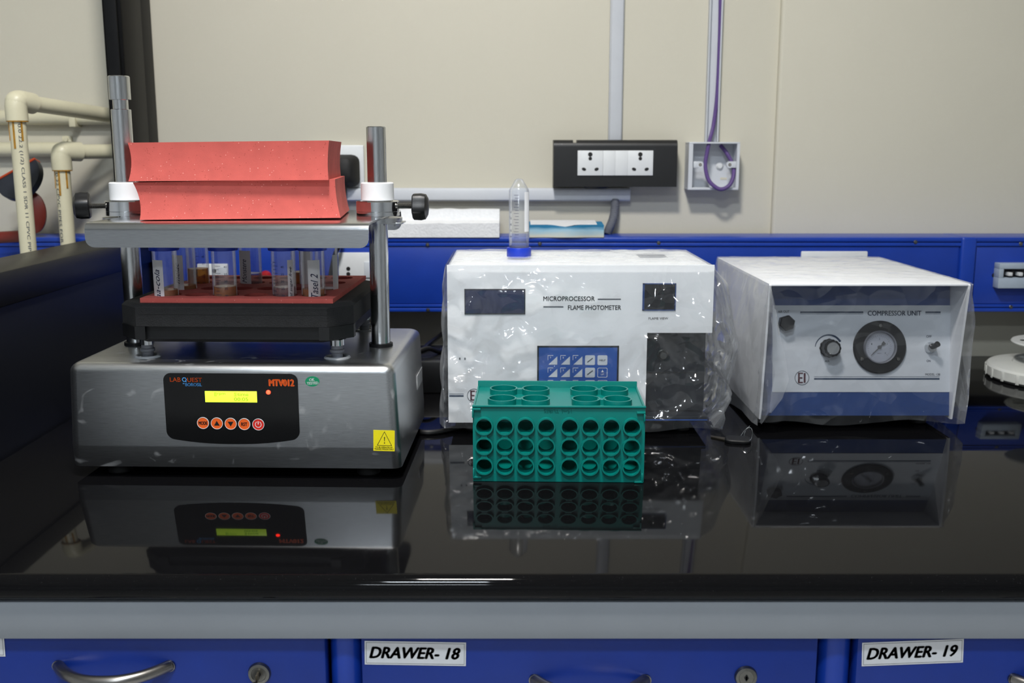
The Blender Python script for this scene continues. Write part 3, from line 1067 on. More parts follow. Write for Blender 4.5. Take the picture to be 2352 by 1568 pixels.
# round guards hanging behind the pipes
t = thing('round_guard', 'dark slate round disc with an orange edge behind the cream pipes', 'disc', at_y(50, 460, 1.80))
q = at_y(46, 408, 1.80)
M = face_m(q) @ Matrix.Rotation(radians(28), 4, 'Z') @ Matrix.Rotation(radians(-30), 4, 'X')
def half_disc(r, n=24, cut=.32):
    pts = []
    a0 = math.asin(cut)
    for i in range(n + 1):
        a_ = pi - a0 + (pi + 2 * a0) * i / n
        pts.append((r * cos(a_), r * sin(a_)))
    return pts
b = NB(); prism(b, half_disc(.042), -.006, .006, M)
put('disc_body', b, 'slate_disc', t)
b = NB(); box(b, -.040, .040, .0125, .0165, -.008, .008, bev=.001, M=M)
put('edge_band', b, 'orange_edge', t)
t = thing('round_guard', 'brick red round disc hanging below the slate disc', 'disc', at_y(80, 540, 1.80))
q = at_y(74, 488, 1.80)
M = face_m(q) @ Matrix.Rotation(radians(-62), 4, 'Y')
M = face_m(q)
b = NB(); lathe(b, [(0, .008), (.018, .007), (.0245, .002), (.0245, -.002), (.018, -.006), (0, -.007)], 32, M @ Matrix.Diagonal((1, 1.5, 1, 1)))
put('disc_body', b, 'rust_red', t)
b = NB(); box(b, -.003, .003, .036, .050, -.003, .003, bev=.001, M=M)
put('hanger', b, 'rust_red', t)
b = NB()
tube(b, [at_y(-250, 560, 1.74), at_y(56, 542, 1.74)], .010, 18, smooth=False)
tag(put('red_hose', b, 'rust_red'), 'short brick red pipe end behind the partition at the left edge', 'pipe')

# ================================================================== MULTI TUBE SHAKER
O = Vector((-0.322, 1.150, C))
S = thing('tube_shaker', 'stainless steel multi-tube vortex shaker with black lit control panel', 'shaker', O, radians(-1.6))
cx, YB = O.x, 1.280
W_, D_ = 0.380, 0.260
def RR(inset, r=.012, n=5, ix=None):
    ix = inset if ix is None else ix
    return rrect(W_ - 2 * ix, D_ - 2 * inset, max(.002, r - inset * .3), n, cx - .002, YB)
b = NB()
loops = [(RR(.0045, ix=-.0045), C + .014), (RR(.0, ix=-.0040), C + .0395), (RR(.0, ix=-.0038), C + .041), (RR(.0), C + .127)]
for i in range(1, 7):
    a_ = pi / 2 * i / 6
    loops.append((RR(.011 * (1 - cos(a_))), C + .127 + .011 * sin(a_)))
loft(b, loops)
body = put('housing', b, 'steel_brushed', S, smooth=30)
for dx in (-.15, .15):
    for dy in (.03, .23):
        b = NB(); cyl(b, .014, C + .0, C + .0139, 20, Matrix.Translation((cx + dx, O.y + dy, 0)), bev=.002)
        put('foot', b, 'black_rubber', S)
FY = O.y - .0002
def fp(px, py):
    return at_y(px, py, FY)
# control panel with a bowed lower edge
pa, pc = fp(373, 857), fp(690, 1006)
w, h = pc.x - pa.x, pa.z - pc.z
cxp, czp = (pa.x + pc.x) / 2, (pa.z + pc.z) / 2
pts = []
for (x, y) in rrect(w, h, .0085, 6):
    if y < 0:
        y -= .0070 * max(0, 1 - (abs(x) / (w / 2)) ** 2.2)
    pts.append((x, y))
n_low = []
out = []
for i, p_ in enumerate(pts):
    out.append(p_)
    q_ = pts[(i + 1) % len(pts)]
    if p_[1] < -h / 3 and q_[1] < -h / 3 and abs(p_[0] - q_[0]) > w / 2:
        for s in range(1, 14):
            x = p_[0] + (q_[0] - p_[0]) * s / 14
            out.append((x, -h / 2 - .0070 * max(0, 1 - (abs(x) / (w / 2)) ** 2.2)))
b = NB(); prism(b, out, 0, .0009)
PM = face_m(Vector((cxp, FY, czp)))
panel = put('control_panel', b, 'black_gloss', S, PM)
FY2 = FY - .0009
def fm(px, py, dz=0.0):
    p_ = at_y(px, py, FY2)
    return face_m(p_ + Vector((0, -dz, 0)))
PXM = 1.174 / F       # metres for each pixel on the front panel
# logo
text('lettering', 'LAB', panel, 'ink_orange', fm(401.5, 872), 25 * PXM, 10 * PXM, .004)
text('lettering', 'UEST', panel, 'ink_orange', fm(446.5, 872.5), 34 * PXM, 10 * PXM, .004)
b = NB()
hx = [(cos(pi / 6 + pi / 3 * i), sin(pi / 6 + pi / 3 * i)) for i in range(6)]
hx = [(y, x) for x, y in hx]
t_ = NB()
ro = [t_.verts.new((x * 5.6 * PXM, y * 5.6 * PXM, .0003)) for x, y in hx]
ri = [t_.verts.new((x * 4.0 * PXM, y * 4.0 * PXM, .0003)) for x, y in hx]
for i in range(6):
    j = (i + 1) % 6
    t_.faces.new((ro[i], ro[j], ri[j], ri[i]))
join(b, t_)
box(b, -.6 * PXM, .6 * PXM, -3.8 * PXM, 0, .0002, .0004, M=Matrix.Translation((2.2 * PXM, -3 * PXM, 0)) @ Matrix.Rotation(radians(42), 4, 'Z'))
put('logo_hexagon', b, 'ink_sky_blue', panel, fm(422.5, 872))
text('lettering', 'BOROSIL', panel, 'ink_sky_blue', fm(444, 883.5), 38 * PXM, 7.4 * PXM, .012)
text('lettering', 'BY', panel, 'ink_sky_blue', fm(421.5, 881), 4.5 * PXM, 3 * PXM, .0)
text('lettering', 'MTV012', panel, 'ink_orange', fm(647.5, 878), 57 * PXM, 15.5 * PXM, .05)
# lcd
a, c_ = at_y(470, 898, FY2), at_y(591.5, 923.5, FY2)
b = NB(); box(b, a.x, c_.x, FY2 - .0006, FY2 - .00005, c_.z, a.z, bev=.0002)
lcd = put('display', b, 'lcd_glow', panel)
text('lettering', 'rpm', lcd, 'lcd_ink', fm(508.5, 904.8, .0006), 19 * PXM, 6.6 * PXM)
text('lettering', 'time', lcd, 'lcd_ink', fm(558.5, 905, .0006), 26 * PXM, 7.5 * PXM)
text('lettering', '00:05', lcd, 'lcd_ink', fm(554.5, 916, .0006), 32.5 * PXM, 8 * PXM)
for px in (495, 541):
    b = NB()
    u, v_ = 2.6 * PXM, 4.2 * PXM
    for (u0, u1, v0, v1) in ((-u, u, v_ - .0003, v_), (-u, u, -v_, -v_ + .0003), (-u, -u + .0003, -v_, v_), (u - .0003, u, -v_, v_)):
        box(b, u0, u1, v0, v1, .0002, .0004)
    put('character_box', b, 'lcd_ink', lcd, fm(px, 905, .0006))
    text('lettering', '0' if px < 500 else 'S', lcd, 'lcd_ink', fm(px, 905, .0006), 3 * PXM, 6 * PXM)
b = NB(); lathe(b, [(0, .0022), (.0016, .0018), (.0024, .0008), (.0026, 0), (0, 0)], 20)
put('indicator_lamp', b, 'led_red', panel, fm(617, 900))
def tri(s, up):
    k = 1 if up else -1
    return [(-s, -k * s * .75), (s, -k * s * .75), (0, k * s * .95)]
for i, px in enumerate((466, 498, 530, 561.5, 594)):
    M = fm(px, 971.5 + i * .6)
    b = NB(); lathe(b, [(0, .0004), (13.6 * PXM, .0004), (13.6 * PXM, 0), (0, 0)], 36)
    bt = put('button', b, 'button_red' if i == 4 else 'button_orange', panel, M)
    b = NB(); ringp(b, 12.9 * PXM, 13.9 * PXM, 0, .0006, 40)
    put('button_rim', b, 'ink_white', bt, M)
    if i in (0, 3):
        text('lettering', 'MODE' if i == 0 else 'RST', bt, 'ink_black', M, (20 if i == 0 else 13.5) * PXM, 8 * PXM, .03, depth=.0006)
    elif i in (1, 2):
        b = NB(); prism(b, tri(6.5 * PXM, i == 1), .0004, .0006)
        put('arrow_mark', b, 'ink_black', bt, M)
    else:
        b = NB()
        t_ = NB()
        prev = None
        for k in range(25):
            a_ = radians(118 + 304 * k / 24)
            r0, r1 = 6.2 * PXM, 7.6 * PXM
            cur = (t_.verts.new((r0 * cos(a_), r0 * sin(a_), .0006)), t_.verts.new((r1 * cos(a_), r1 * sin(a_), .0006)))
            if prev:
                t_.faces.new((prev[0], prev[1], cur[1], cur[0]))
            prev = cur
        join(b, t_)
        box(b, -.9 * PXM, .9 * PXM, 0, 7.6 * PXM, .0005, .0007)
        put('power_mark', b, 'ink_white', bt, M)
# stickers
M = face_m(at_y(718.5, 874.5, FY))
b = NB(); lathe(b, [(0, .0003), (1, .0003), (1, 0), (0, 0)], 40, Matrix.Rotation(radians(4), 4, 'Z') @ Matrix.Diagonal((16.5 * PXM, 12 * PXM, 1, 1)))
st = put('oval_sticker', b, 'sticker_green', S, M, label='green oval sticker')
text('lettering', 'OK', st, 'ink_white', M @ Matrix.Rotation(radians(4), 4, 'Z') @ Matrix.Translation((-.5 * PXM, 4.2 * PXM, 0)), 12 * PXM, 6.4 * PXM, .03, depth=.0005)
text('lettering', 'TESTED', st, 'ink_white', M @ Matrix.Rotation(radians(4), 4, 'Z') @ Matrix.Translation((.4 * PXM, -4 * PXM, 0)), 26 * PXM, 6.2 * PXM, .03, depth=.0005)
M = face_m(at_y(883.5, 1009, FY), 0, radians(-1.2))
b = NB(); box(b, -24.8 * PXM, 24.8 * PXM, -24.8 * PXM, 24.8 * PXM, 0, .0003)
st = put('warning_sticker', b, 'sticker_yellow', S, M, label='yellow square warning sticker')
def tri_ring(bm, R, wd, z0, z1):
    t_ = NB()
    o_ = [(0, R * 1.0), (-R * .98, -R * .9), (R * .98, -R * .9)]
    i_ = [(0, R - wd * 2.1), (-R * .98 + wd * 1.75, -R * .9 + wd), (R * .98 - wd * 1.75, -R * .9 + wd)]
    a_ = [t_.verts.new((*p_, z1)) for p_ in o_]
    c2 = [t_.verts.new((*p_, z1)) for p_ in i_]
    for i in range(3):
        j = (i + 1) % 3
        t_.faces.new((a_[i], a_[j], c2[j], c2[i]))
    join(bm, t_)
b = NB(); tri_ring(b, 18 * PXM, 1.1 * PXM, 0, .0004)
prism(b, [(-.5 * PXM, -6 * PXM), (.5 * PXM, -6 * PXM), (1.1 * PXM, 4.5 * PXM), (-1.1 * PXM, 4.5 * PXM)], .0003, .0005)
cyl(b, 1.3 * PXM, .0003, .0005, 14, Matrix.Translation((0, -9.6 * PXM, 0)))
put('warning_mark', b, 'ink_black', st, M @ Matrix.Translation((1 * PXM, 4.5 * PXM, 0)))
text('lettering', 'TO BE OPERATED BY', st, 'ink_black', M @ Matrix.Translation((0, -15.5 * PXM, 0)), 40 * PXM, 3.2 * PXM, .02, depth=.0005)
text('lettering', 'TRAINED PERSON ONLY', st, 'ink_black', M @ Matrix.Translation((0, -20 * PXM, 0)), 45 * PXM, 3.2 * PXM, .02, depth=.0005)
b = NB(); box(b, cx - .002 + W_ / 2 + .0022, cx - .002 + W_ / 2 + .0027, YB + .055, YB + .115, C + .035, C + .085)
put('side_label', b, 'white_paper', S)

# springs / mounts on the top
ZT = C + .138
for sx in (-.1135, .1135):
    for yy in (1.195, 1.385):
        M = Matrix.Translation((cx + sx, yy, 0))
        b = NB()
        lathe(b, [(0, ZT - .0001), (.0118, ZT - .0001)], 32, M)
        put('grommet_opening', b, 'black_rubber', S)
        b = NB()
        lathe(b, [(.0118, ZT - .0004), (.0121, ZT + .0014), (.0135, ZT + .0022), (.0152, ZT + .0012), (.0160, ZT - .0004)], 32, M)
        put('grommet', b, 'grommet_grey', S)
        b = NB()
        lathe(b, [(0, ZT - .0003), (.0066, ZT - .0003), (.0066, ZT + .006), (.0085, ZT + .007), (.0085, ZT + .010), (.0070, ZT + .0105), (.0070, ZT + .015), (0, ZT + .015)], 24, M)
        put('stem', b, 'grey_conduit', S)
        b = NB()
        lathe(b, [(.0, ZT + .015), (.0082, ZT + .015), (.0082, ZT + .0219), (0, ZT + .0219)], 36, M, lobes=12, amp=.04)
        put('clamp_nut', b, 'chrome', S)

# platform
PCX, PCY = cx - .0015, 1.286
PW, PD = .274, .246
def CH(w, d, ch):
    return rrect(w, d, ch, 1, PCX, PCY)
zP = C + .160
b = NB()
loft(b, [(CH(PW - .024, PD - .020, .022), zP + .0001), (CH(PW - .012, PD - .012, .022), zP + .004), (CH(PW - .012, PD - .012, .022), zP + .0195)])
put('platform_tray', b, 'black_plastic', S)
for sx in (-1, 1):
    for sy in (-1, 1):
        b = NB()
        pts = [(sx * PW / 2, sy * (PD / 2 - .024)), (sx * (PW / 2 - .024), sy * PD / 2), (sx * (PW / 2 - .036), sy * PD / 2), (sx * (PW / 2 - .036), sy * (PD / 2 - .012)), (sx * (PW / 2 - .012), sy * (PD / 2 - .036)), (sx * PW / 2, sy * (PD / 2 - .036))]
        prism(b, [(PCX + x, PCY + y) for x, y in pts], zP + .004, zP + .0195)
        put('corner_guard', b, 'black_plastic', S)
b = NB()
COLS = [-.4100, -.3755, -.3405, -.3050, -.2700, -.2355]
COLS = [c0 + .0 for c0 in COLS]
ROWS = [1.206, 1.264, 1.322, 1.375]
R_T = .0141
xs = [PCX - PW / 2 + .012] + [(a_ + c2) / 2 for a_, c2 in zip(COLS, COLS[1:])] + [PCX + PW / 2 - .012]
xs[0] = COLS[0] - .0175; xs[-1] = COLS[-1] + .0175
ys = [ROWS[0] - .026] + [(a_ + c2) / 2 for a_, c2 in zip(ROWS, ROWS[1:])] + [ROWS[-1] + .022]
HOLES = {(i, j): (COLS[i], ROWS[j], .0153) for i in range(6) for j in range(4)}
zF0, zF1 = zP + .0197, C + .2055
# foam ring: outer chamfered block with the hole field in the middle
t_ = NB()
outer = CH(PW, PD, .026)
rect = [(xs[-1], ys[-1]), (xs[0], ys[-1]), (xs[0], ys[0]), (xs[-1], ys[0])]
loft(t_, [(outer, zF0), (outer, zF1 - .004), (CH(PW - .008, PD - .008, .025), zF1)], False)
top_o = CH(PW - .008, PD - .008, .025)
for zz, oo in ((zF1, top_o),):
    ov = [t_.verts.new((*p_, zz)) for p_ in oo]
    iv = [t_.verts.new((*p_, zz)) for p_ in rect]
    # outer has 8 points: two for each corner, in the same quadrant order as rect
    for q_ in range(4):
        a0, a1 = ov[2 * q_], ov[2 * q_ + 1]
        n0 = ov[(2 * q_ + 2) % 8]
        t_.faces.new((a0, a1, iv[q_]))
        t_.faces.new((a1, n0, iv[(q_ + 1) % 4], iv[q_]))
join(b, t_)
hole_plate(b, xs, ys, HOLES, zF0, zF1)
foam_b = put('black_foam_block', b, 'black_foam', S)
b = NB(); box(b, PCX - PW / 2 + .03, PCX + PW / 2 - .03, PCY - PD / 2 - .0002, PCY - PD / 2 + .0008, C + .1936, C + .1942)
put('foam_seam', b, 'black_rubber', S)
xs2 = list(xs); xs2[0] = -.4325; xs2[-1] = -.2075
ys2 = list(ys); ys2[0] = 1.1745; ys2[-1] = 1.402
b = NB(); hole_plate(b, xs2, ys2, {k: (v[0], v[1], .0150) for k, v in HOLES.items()}, zF1 + .0001, zF1 + .0055)
put('red_foam_sheet', b, 'red_foam', S)
ZR = zF1 + .0055

# guide rods
RL, RRX, RODY = -.4785, -.1680, 1.270
def rod(x, prof, name='guide_rod'):
    b = NB(); lathe(b, prof, 32, Matrix.Translation((x, RODY, 0)))
    return put(name, b, 'rod_steel', S)
zr = C + .408
rod(RRX, [(0, ZT - .0002), (.0118, ZT - .0002), (.0118, zr - .001), (.0108, zr), (0, zr)])
zl = C + .468
rod(RL, [(0, ZT - .0002), (.0118, ZT - .0002), (.0118, zl - .040), (.0112, zl - .0395), (.0090, zl - .0395), (.0090, zl - .0285), (.0125, zl - .028), (.0125, zl - .001), (.0115, zl), (0, zl)])
for x in (RL, RRX):
    b = NB(); ringp(b, .0119, .0148, ZT - .0002, ZT + .004, 32, Matrix.Translation((x, RODY, 0)))
    put('rod_collar', b, 'dark_grey_frame', S)
    b = NB(); lathe(b, [(.0119, C + .3195), (.0190, C + .3195), (.0200, C + .3205), (.0200, C + .3400), (.0188, C + .3412), (.0119, C + .3412)], 32, Matrix.Translation((x, RODY, 0)))
    put('nylon_bush', b, 'nylon_white', S)
    b = NB(); lathe(b, [(.0119, C + .3010), (.0262, C + .3010), (.0262, C + .3060), (.0258, C + .3063), (.0262, C + .3066), (.0262, C + .3180), (.0252, C + .3190), (.0119, C + .3190)], 40, Matrix.Translation((x, RODY, 0)))
    put('clamp_ring', b, 'chrome', S)

# pressing plate with bent front and rear lips and round ears
zPl = C + .3008
XA, XB = -.4726, -.1570
yF, yBk = 1.132, 1.402
def plate_profile(x):
    """closed bent-sheet section: outer skin front to back, inner skin back to front"""
    d = min(x - XA, XB - x)
    r = .010
    low = C + .2735 + (0 if d >= r else r - sqrt(max(0, r * r - (r - d) ** 2)))
    th = .0020
    def skin(o):
        p_ = [(yF + o, low)]
        R_ = .009 - o
        for i in range(7):
            a_ = pi / 2 * i / 6
            p_.append((yF + .009 - R_ * cos(a_), zPl - .009 + R_ * sin(a_)))
        for i in range(7):
            a_ = pi / 2 * (1 - i / 6)
            p_.append((yBk - .009 + R_ * cos(a_), zPl - .009 + R_ * sin(a_)))
        p_.append((yBk - o, low))
        return p_
    return skin(0) + skin(th)[::-1]
st_ = [0, .0008, .002, .004, .007, .010]
stations = [XA + s for s in st_] + [XB - s for s in reversed(st_)]
t_ = NB()
loft(t_, [(plate_profile(x), x) for x in stations], True, MY)
plate = put('pressing_plate', t_, 'steel_satin', S, smooth=40)
for x, s in ((RL, -1), (RRX, 1)):
    b = NB()
    ringp(b, .0122, .0300, C + .2925, C + .2985, 40, Matrix.Translation((x, RODY, 0)))
    put('plate_ear', b, 'steel_satin', S)
    b = NB()
    box(b, min(x + s * .012, x + s * .032), max(x + s * .012, x + s * .032), RODY - .018, RODY + .018, C + .2915, C + .2935, bev=.0005)
    for dy in (-.010, .010):
        cyl(b, .003, C + .2885, C + .2915, 6, Matrix.Translation((x + s * .024, RODY + dy, 0)))
    put('ear_bracket', b, 'steel_satin', S)
# clamp screws with lobed black knobs
def knob(x, s, yaw):
    M = Matrix.Translation((x + s * .0255, RODY - (.004 if s < 0 else 0), C + .3125)) @ Matrix.Rotation(yaw, 4, 'Z') @ Matrix.Rotation(s * pi / 2, 4, 'Y')
    b = NB()
    prof = [(0, -.004)]
    z = -.004
    for i in range(17):
        prof += [(.0028, z), (.0033, z + .0007)]
        z += .0015
    prof.append((0, z))
    lathe(b, prof, 14, M)
    put('clamp_screw', b, 'screw_metal', S)
    b = NB()
    lathe(b, [(0, .0175), (.0140, .0175), (.0158, .0190), (.0162, .028), (.0150, .0335), (.010, .0365), (0, .0372)], 40, M, lobes=5, amp=.07)
    put('clamp_knob', b, 'black_plastic', S, smooth=40)
knob(RRX, 1, 0)
knob(RL, -1, radians(18))

# ------------------------------------------------------------------ foam blocks on the plate
def foam_block(label, p_lf, p_rf, depth, z0_, z1_, bow, lean=0.0, tip=0.0):
    """p_lf / p_rf: (x, y) of the front corners; the wire cut left the sides slightly hollow"""
    t = thing('foam_block', label, 'foam block', ((p_lf[0] + p_rf[0]) / 2, p_lf[1] + depth / 2, z0_), group='red foam blocks on the shaker')
    d = Vector((p_rf[0] - p_lf[0], p_rf[1] - p_lf[1]))
    nrm = Vector((-d.y, d.x)).normalized()
    b = NB()
    rings = []
    N = 6
    for i in range(11):
        u = i / 10
        k = (1 - (2 * u - 1) ** 2)
        ring = []
        for (a0, s0), (a1, s1) in (((0, 0), (1, 0)), ((1, 0), (1, 1)), ((1, 1), (0, 1)), ((0, 1), (0, 0))):
            for q in range(N):
                a_, s_ = a0 + (a1 - a0) * q / N, s0 + (s1 - s0) * q / N
                base = Vector(p_lf) + d * a_ + nrm * depth * s_
                ex = (bow if a_ < .5 else -bow * .45) * abs(2 * a_ - 1)
                base += d.normalized() * (k * ex + lean * (u - .5)) + nrm * (k * bow * .5 * (1 - 2 * s_))
                ring.append(b.verts.new((base.x, base.y, z0_ + (z1_ - z0_) * u + tip * a_ * (0.35 + .65 * u))))
        rings.append(ring)
    n_ = len(rings[0])
    for r0, r1 in zip(rings, rings[1:]):
        for q in range(n_):
            w_ = (q + 1) % n_
            b.faces.new((r0[q], r0[w_], r1[w_], r1[q]))
    b.faces.new(rings[0])
    b.faces.new(rings[-1])
    put('foam_body', b, 'red_foam', t, smooth=40)
    return t
zf = zPl + .0012
foam_block('red foam block with hollow cut sides, the lower of the pair', (-.4240, 1.165), (-.2000, 1.186), .165, zf, zf + .0420, .0035, lean=-.005, tip=.0030)
foam_block('red foam block with hollow cut sides, the upper of the pair', (-.4285, 1.160), (-.2075, 1.178), .170, zf + .0434, zf + .0858, .0032, lean=.002, tip=.0026)

# ------------------------------------------------------------------ tubes
def tube_body_mesh(H=.108, r=R_T):
    b = NB()
    lathe(b, [(0, 0), (.003, .0), (.0055, .0015), (r, .016), (r, H)], 32)
    return b

def falcon(label, x, y, z, liquid=None, level=0.0, ticks=None, lab=None, words=None, rot=0.0, flip=False, bodymat='tube_plastic', group='centrifuge tubes in the shaker', lab_h=.07, lab_w=.016, height=.108):
    """ticks: angle of the scale; lab: angle of the white write-on label (0 faces the room)"""
    t = thing('centrifuge_tube', label, 'tube', (x, y, z), group=group)
    base = Matrix.Translation((x, y, z))
    if flip:
        base = Matrix.Translation((x, y, z + height + .0045)) @ Matrix.Rotation(pi, 4, 'X')
    put('tube_body', tube_body_mesh(height), bodymat, t, base)
    b = NB()
    zc = height - .0095
    lathe(b, [(R_T + .0003, zc), (.0168, zc), (.0172, zc + .001), (.0172, zc + .0125), (.0166, zc + .0138), (0, zc + .0138)], 60, lobes=30, amp=.006)
    put('cap', b, 'cap_blue', t, base)
    if liquid:
        b = NB()
        r = R_T - .0013
        lathe(b, [(0, .004), (.005, .0045), (r, .018), (r, level), (0, level)], 28)
        put('liquid', b, liquid, t, base)
    up = -1 if flip else 1
    def ang(a_):
        # frame on the tube surface at angle a_ (0 = towards the room, + = to the right)
        return base @ Matrix.Rotation(radians(a_ if not flip else -a_ + 180), 4, 'Z') @ Matrix.Rotation(pi / 2, 4, 'X')
    if ticks is not None:
        b = NB()
        M = ang(ticks)
        rr = R_T + .0002
        k = 0
        zt_ = .022
        while zt_ < height - .02:
            L = .0072 if k % 2 == 0 else .0052
            seg = 4
            for s in range(seg):
                a0 = (-.004 + L * s / seg) / rr
                a1 = (-.004 + L * (s + 1) / seg) / rr
                v = [b.verts.new((rr * sin(q), zt_ + dz, rr * cos(q))) for q, dz in ((a0, 0), (a1, 0), (a1, .0004), (a0, .0004))]
                b.faces.new(v)
            zt_ += .0042
            k += 1
        put('scale_marks', b, 'ink_pen', t, M)
        for n_, zz in (('20', .046), ('25', .0545), ('30', .063), ('35', .0713), ('40', .080)):
            text('lettering', n_, t, 'ink_pen', M @ Matrix.Translation((0, zz, 0)) @ Matrix.Rotation(.62, 4, 'Y'), .0036, .0026, wrap=R_T + .0002)
    if lab is not None:
        b = NB()
        rr = R_T + .00015
        seg = 8
        M = ang(lab)
        z0_ = .018
        for s in range(seg):
            a0 = (-lab_w / 2 + lab_w * s / seg) / rr
            a1 = (-lab_w / 2 + lab_w * (s + 1) / seg) / rr
            b.faces.new([b.verts.new((rr * sin(q), zz, rr * cos(q))) for q, zz in ((a0, z0_), (a1, z0_), (a1, z0_ + lab_h), (a0, z0_ + lab_h))])
        bmesh.ops.remove_doubles(b, verts=b.verts, dist=1e-6)
        lb = put('write_on_label', b, 'white_paper', t, M)
        if words:
            me = text_mesh(words[0], words[1], words[2], .004, .35)
            tb = NB(); tb.from_mesh(me)
            for _ in range(3):
                ee = [e for e in tb.edges if e.calc_length() > .0012]
                if ee:
                    bmesh.ops.subdivide_edges(tb, edges=ee, cuts=1)
                    bmesh.ops.triangulate(tb, faces=tb.faces)
            tb.to_mesh(me); tb.free()
            for v in me.vertices:        # written up the tube
                xx, yy = -v.co.y, v.co.x + words[3]
                a_ = xx / (rr + .0002)
                v.co = Vector(((rr + .0002) * sin(a_), yy, (rr + .0002) * cos(a_)))
            put('handwriting', me, 'ink_pen', lb, M)
    return t
ZB = C + .1655
dxr = [(i, j) for i in range(6) for j in range(4)]
falcon('tube with white label reading a-cola at the left front of the red foam', COLS[0], ROWS[0], ZB, 'liquid_amber', .052, lab=-24, words=('aa-cola', .034, .0075, .060))
falcon('front tube with a blue scale and amber liquid, between two empty holes', COLS[2], ROWS[0], ZB, 'liquid_amber', .056, ticks=-14)
falcon('front tube with a blue scale and pale liquid, second from the right', COLS[4], ROWS[0], ZB, 'liquid_pale', .055, ticks=-30, lab=46, words=('el sugar free', .036, .0045, .062), lab_w=.008)
falcon('tube with white label reading Tasel 2 at the right front', COLS[5], ROWS[0], ZB, 'liquid_amber', .053, lab=16, words=('Tasel 2', .028, .0085, .058), lab_w=.0145)
falcon('tube with milky label reading melac behind the leftmost front tube', COLS[0] + .004, ROWS[1], ZB, 'liquid_amber', .050, lab=-20, words=('melac', .026, .006, .066), bodymat='tube_plastic')
falcon('amber filled tube in the third row near the left edge of the foam', COLS[0] + .003, ROWS[2], ZB, 'liquid_amber', .064, ticks=10)
falcon('tube with label reading Monstere at the back of the foam', COLS[2] + .002, ROWS[2], ZB, 'liquid_pale', .058, lab=-22, words=('Monstere', .030, .007, .062), lab_w=.018)
falcon('amber tube at the back between the two right front tubes', COLS[4] - .002, ROWS[2], ZB, 'liquid_amber', .060, lab=30)
falcon('rightmost tube peeping out behind the Tasel 2 tube', COLS[5] + .006, ROWS[1], ZB, 'liquid_amber', .046, lab=60, lab_w=.010)

# ================================================================== GREEN RACK
GR = Vector((.0540, 1.142, C))
G = thing('tube_rack', 'green plastic tube rack lying on its side on the bench', 'tube rack', GR, radians(-1.5))
gx0, gx1 = at_y(1086, 1020, 1.142).x, at_y(1480, 1020, 1.142).x
gw = gx1 - gx0
zr1 = C + .0905
GD = .106
# front panel with 24 holes
hx_px = [1112, 1159.5, 1207, 1254.5, 1308, 1355.5, 1403, 1450]
hcx = [at_y(p_, 1022, 1.14).x for p_ in hx_px]
hcz = [at_y(1280, p_, 1.14).z for p_ in (979, 1024.5, 1070)]
xs = [gx0] + [(a_ + c2) / 2 for a_, c2 in zip(hcx, hcx[1:])] + [gx1]
zs = [C + .0005] + [(hcz[2] + hcz[1]) / 2, (hcz[1] + hcz[0]) / 2, zr1 - .018, zr1]
holes = {}
RH = .0089
for i in range(8):
    for j, zz in enumerate((hcz[2], hcz[1], hcz[0])):
        holes[(i, j)] = (hcx[i], zz, RH)
FM = Matrix(((1, 0, 0, 0), (0, 0, -1, 1.142), (0, 1, 0, 0), (0, 0, 0, 1)))     # (x, z, out) -> world
b = NB(); hole_plate(b, xs, zs, holes, -.002, 0, M=FM)
put('hole_panel', b, 'teal_plastic', G)
for i in range(8):
    b = NB()
    for j, zz in enumerate(hcz):
        ringp(b, RH, .0105, -.014, .0058, 32, FM @ Matrix.Translation((hcx[i], zz, 0)))
    for za, zb_ in ((hcz[0], hcz[1]), (hcz[1], hcz[2])):
        m_ = (za + zb_) / 2
        hh = (za - zb_) / 2
        pts = []
        for q in range(9):
            v = -1 + 2 * q / 8
            pts.append((.0034 + .0042 * v * v, v * (hh - .0075)))
        pts = pts + [(-x, y) for x, y in reversed(pts)]
        prism(b, [(hcx[i] + x, m_ + y) for x, y in pts], 0, .0046, FM)
    put('holder_column', b, 'teal_plastic', G)
# side, top, back, bottom walls
for x_ in (gx0, gx1 - .002):
    b = NB(); box(b, x_, x_ + .002, 1.1442, 1.142 + GD - .0022, C + .0005, zr1)
    put('end_panel', b, 'teal_plastic', G)
b = NB(); box(b, gx0, gx1, 1.142 + GD - .002, 1.142 + GD, C + .0005, zr1 + .0065, bev=.0006)
put('base_panel', b, 'teal_plastic', G)
b = NB(); box(b, gx0 + .002, gx1 - .002, 1.146, 1.142 + GD - .003, C + .0006, C + .0026)
put('underside_panel', b, 'teal_plastic', G)
tops = [[at_z(px, py, zr1 + .0045) for px, py in ((1147.5, 916), (1226, 917), (1342, 919), (1416, 920.5))],
        [at_z(px, py, zr1 + .0045) for px, py in ((1158, 888.5), (1230, 890), (1341.5, 892), (1411, 893.5))]]
tx = [(tops[0][i].x + tops[1][i].x) / 2 for i in range(4)]
ty = [1.1622, 1.2135]
xs = [gx0 + .002, (tx[0] + tx[1]) / 2, (tx[1] + .0168), (tx[2] - .0168), (tx[2] + tx[3]) / 2, gx1 - .002]
ys = [1.1442, (ty[0] + ty[1]) / 2, 1.142 + GD - .0022]
RT5 = .0150
holes = {}
for j in range(2):
    for k, i in enumerate((0, 1, 3, 4)):
        holes[(i, j)] = (tx[k], ty[j], RT5)
b = NB(); hole_plate(b, xs, ys, holes, zr1 - .004, zr1 - .002)
put('top_panel', b, 'teal_plastic', G)
for k in range(4):
    for j in range(2):
        b = NB()
        ringp(b, RT5, .0168, zr1 - .016, zr1 + .0050, 40, Matrix.Translation((tx[k], ty[j], 0)))
        put('large_holder', b, 'teal_plastic', G)
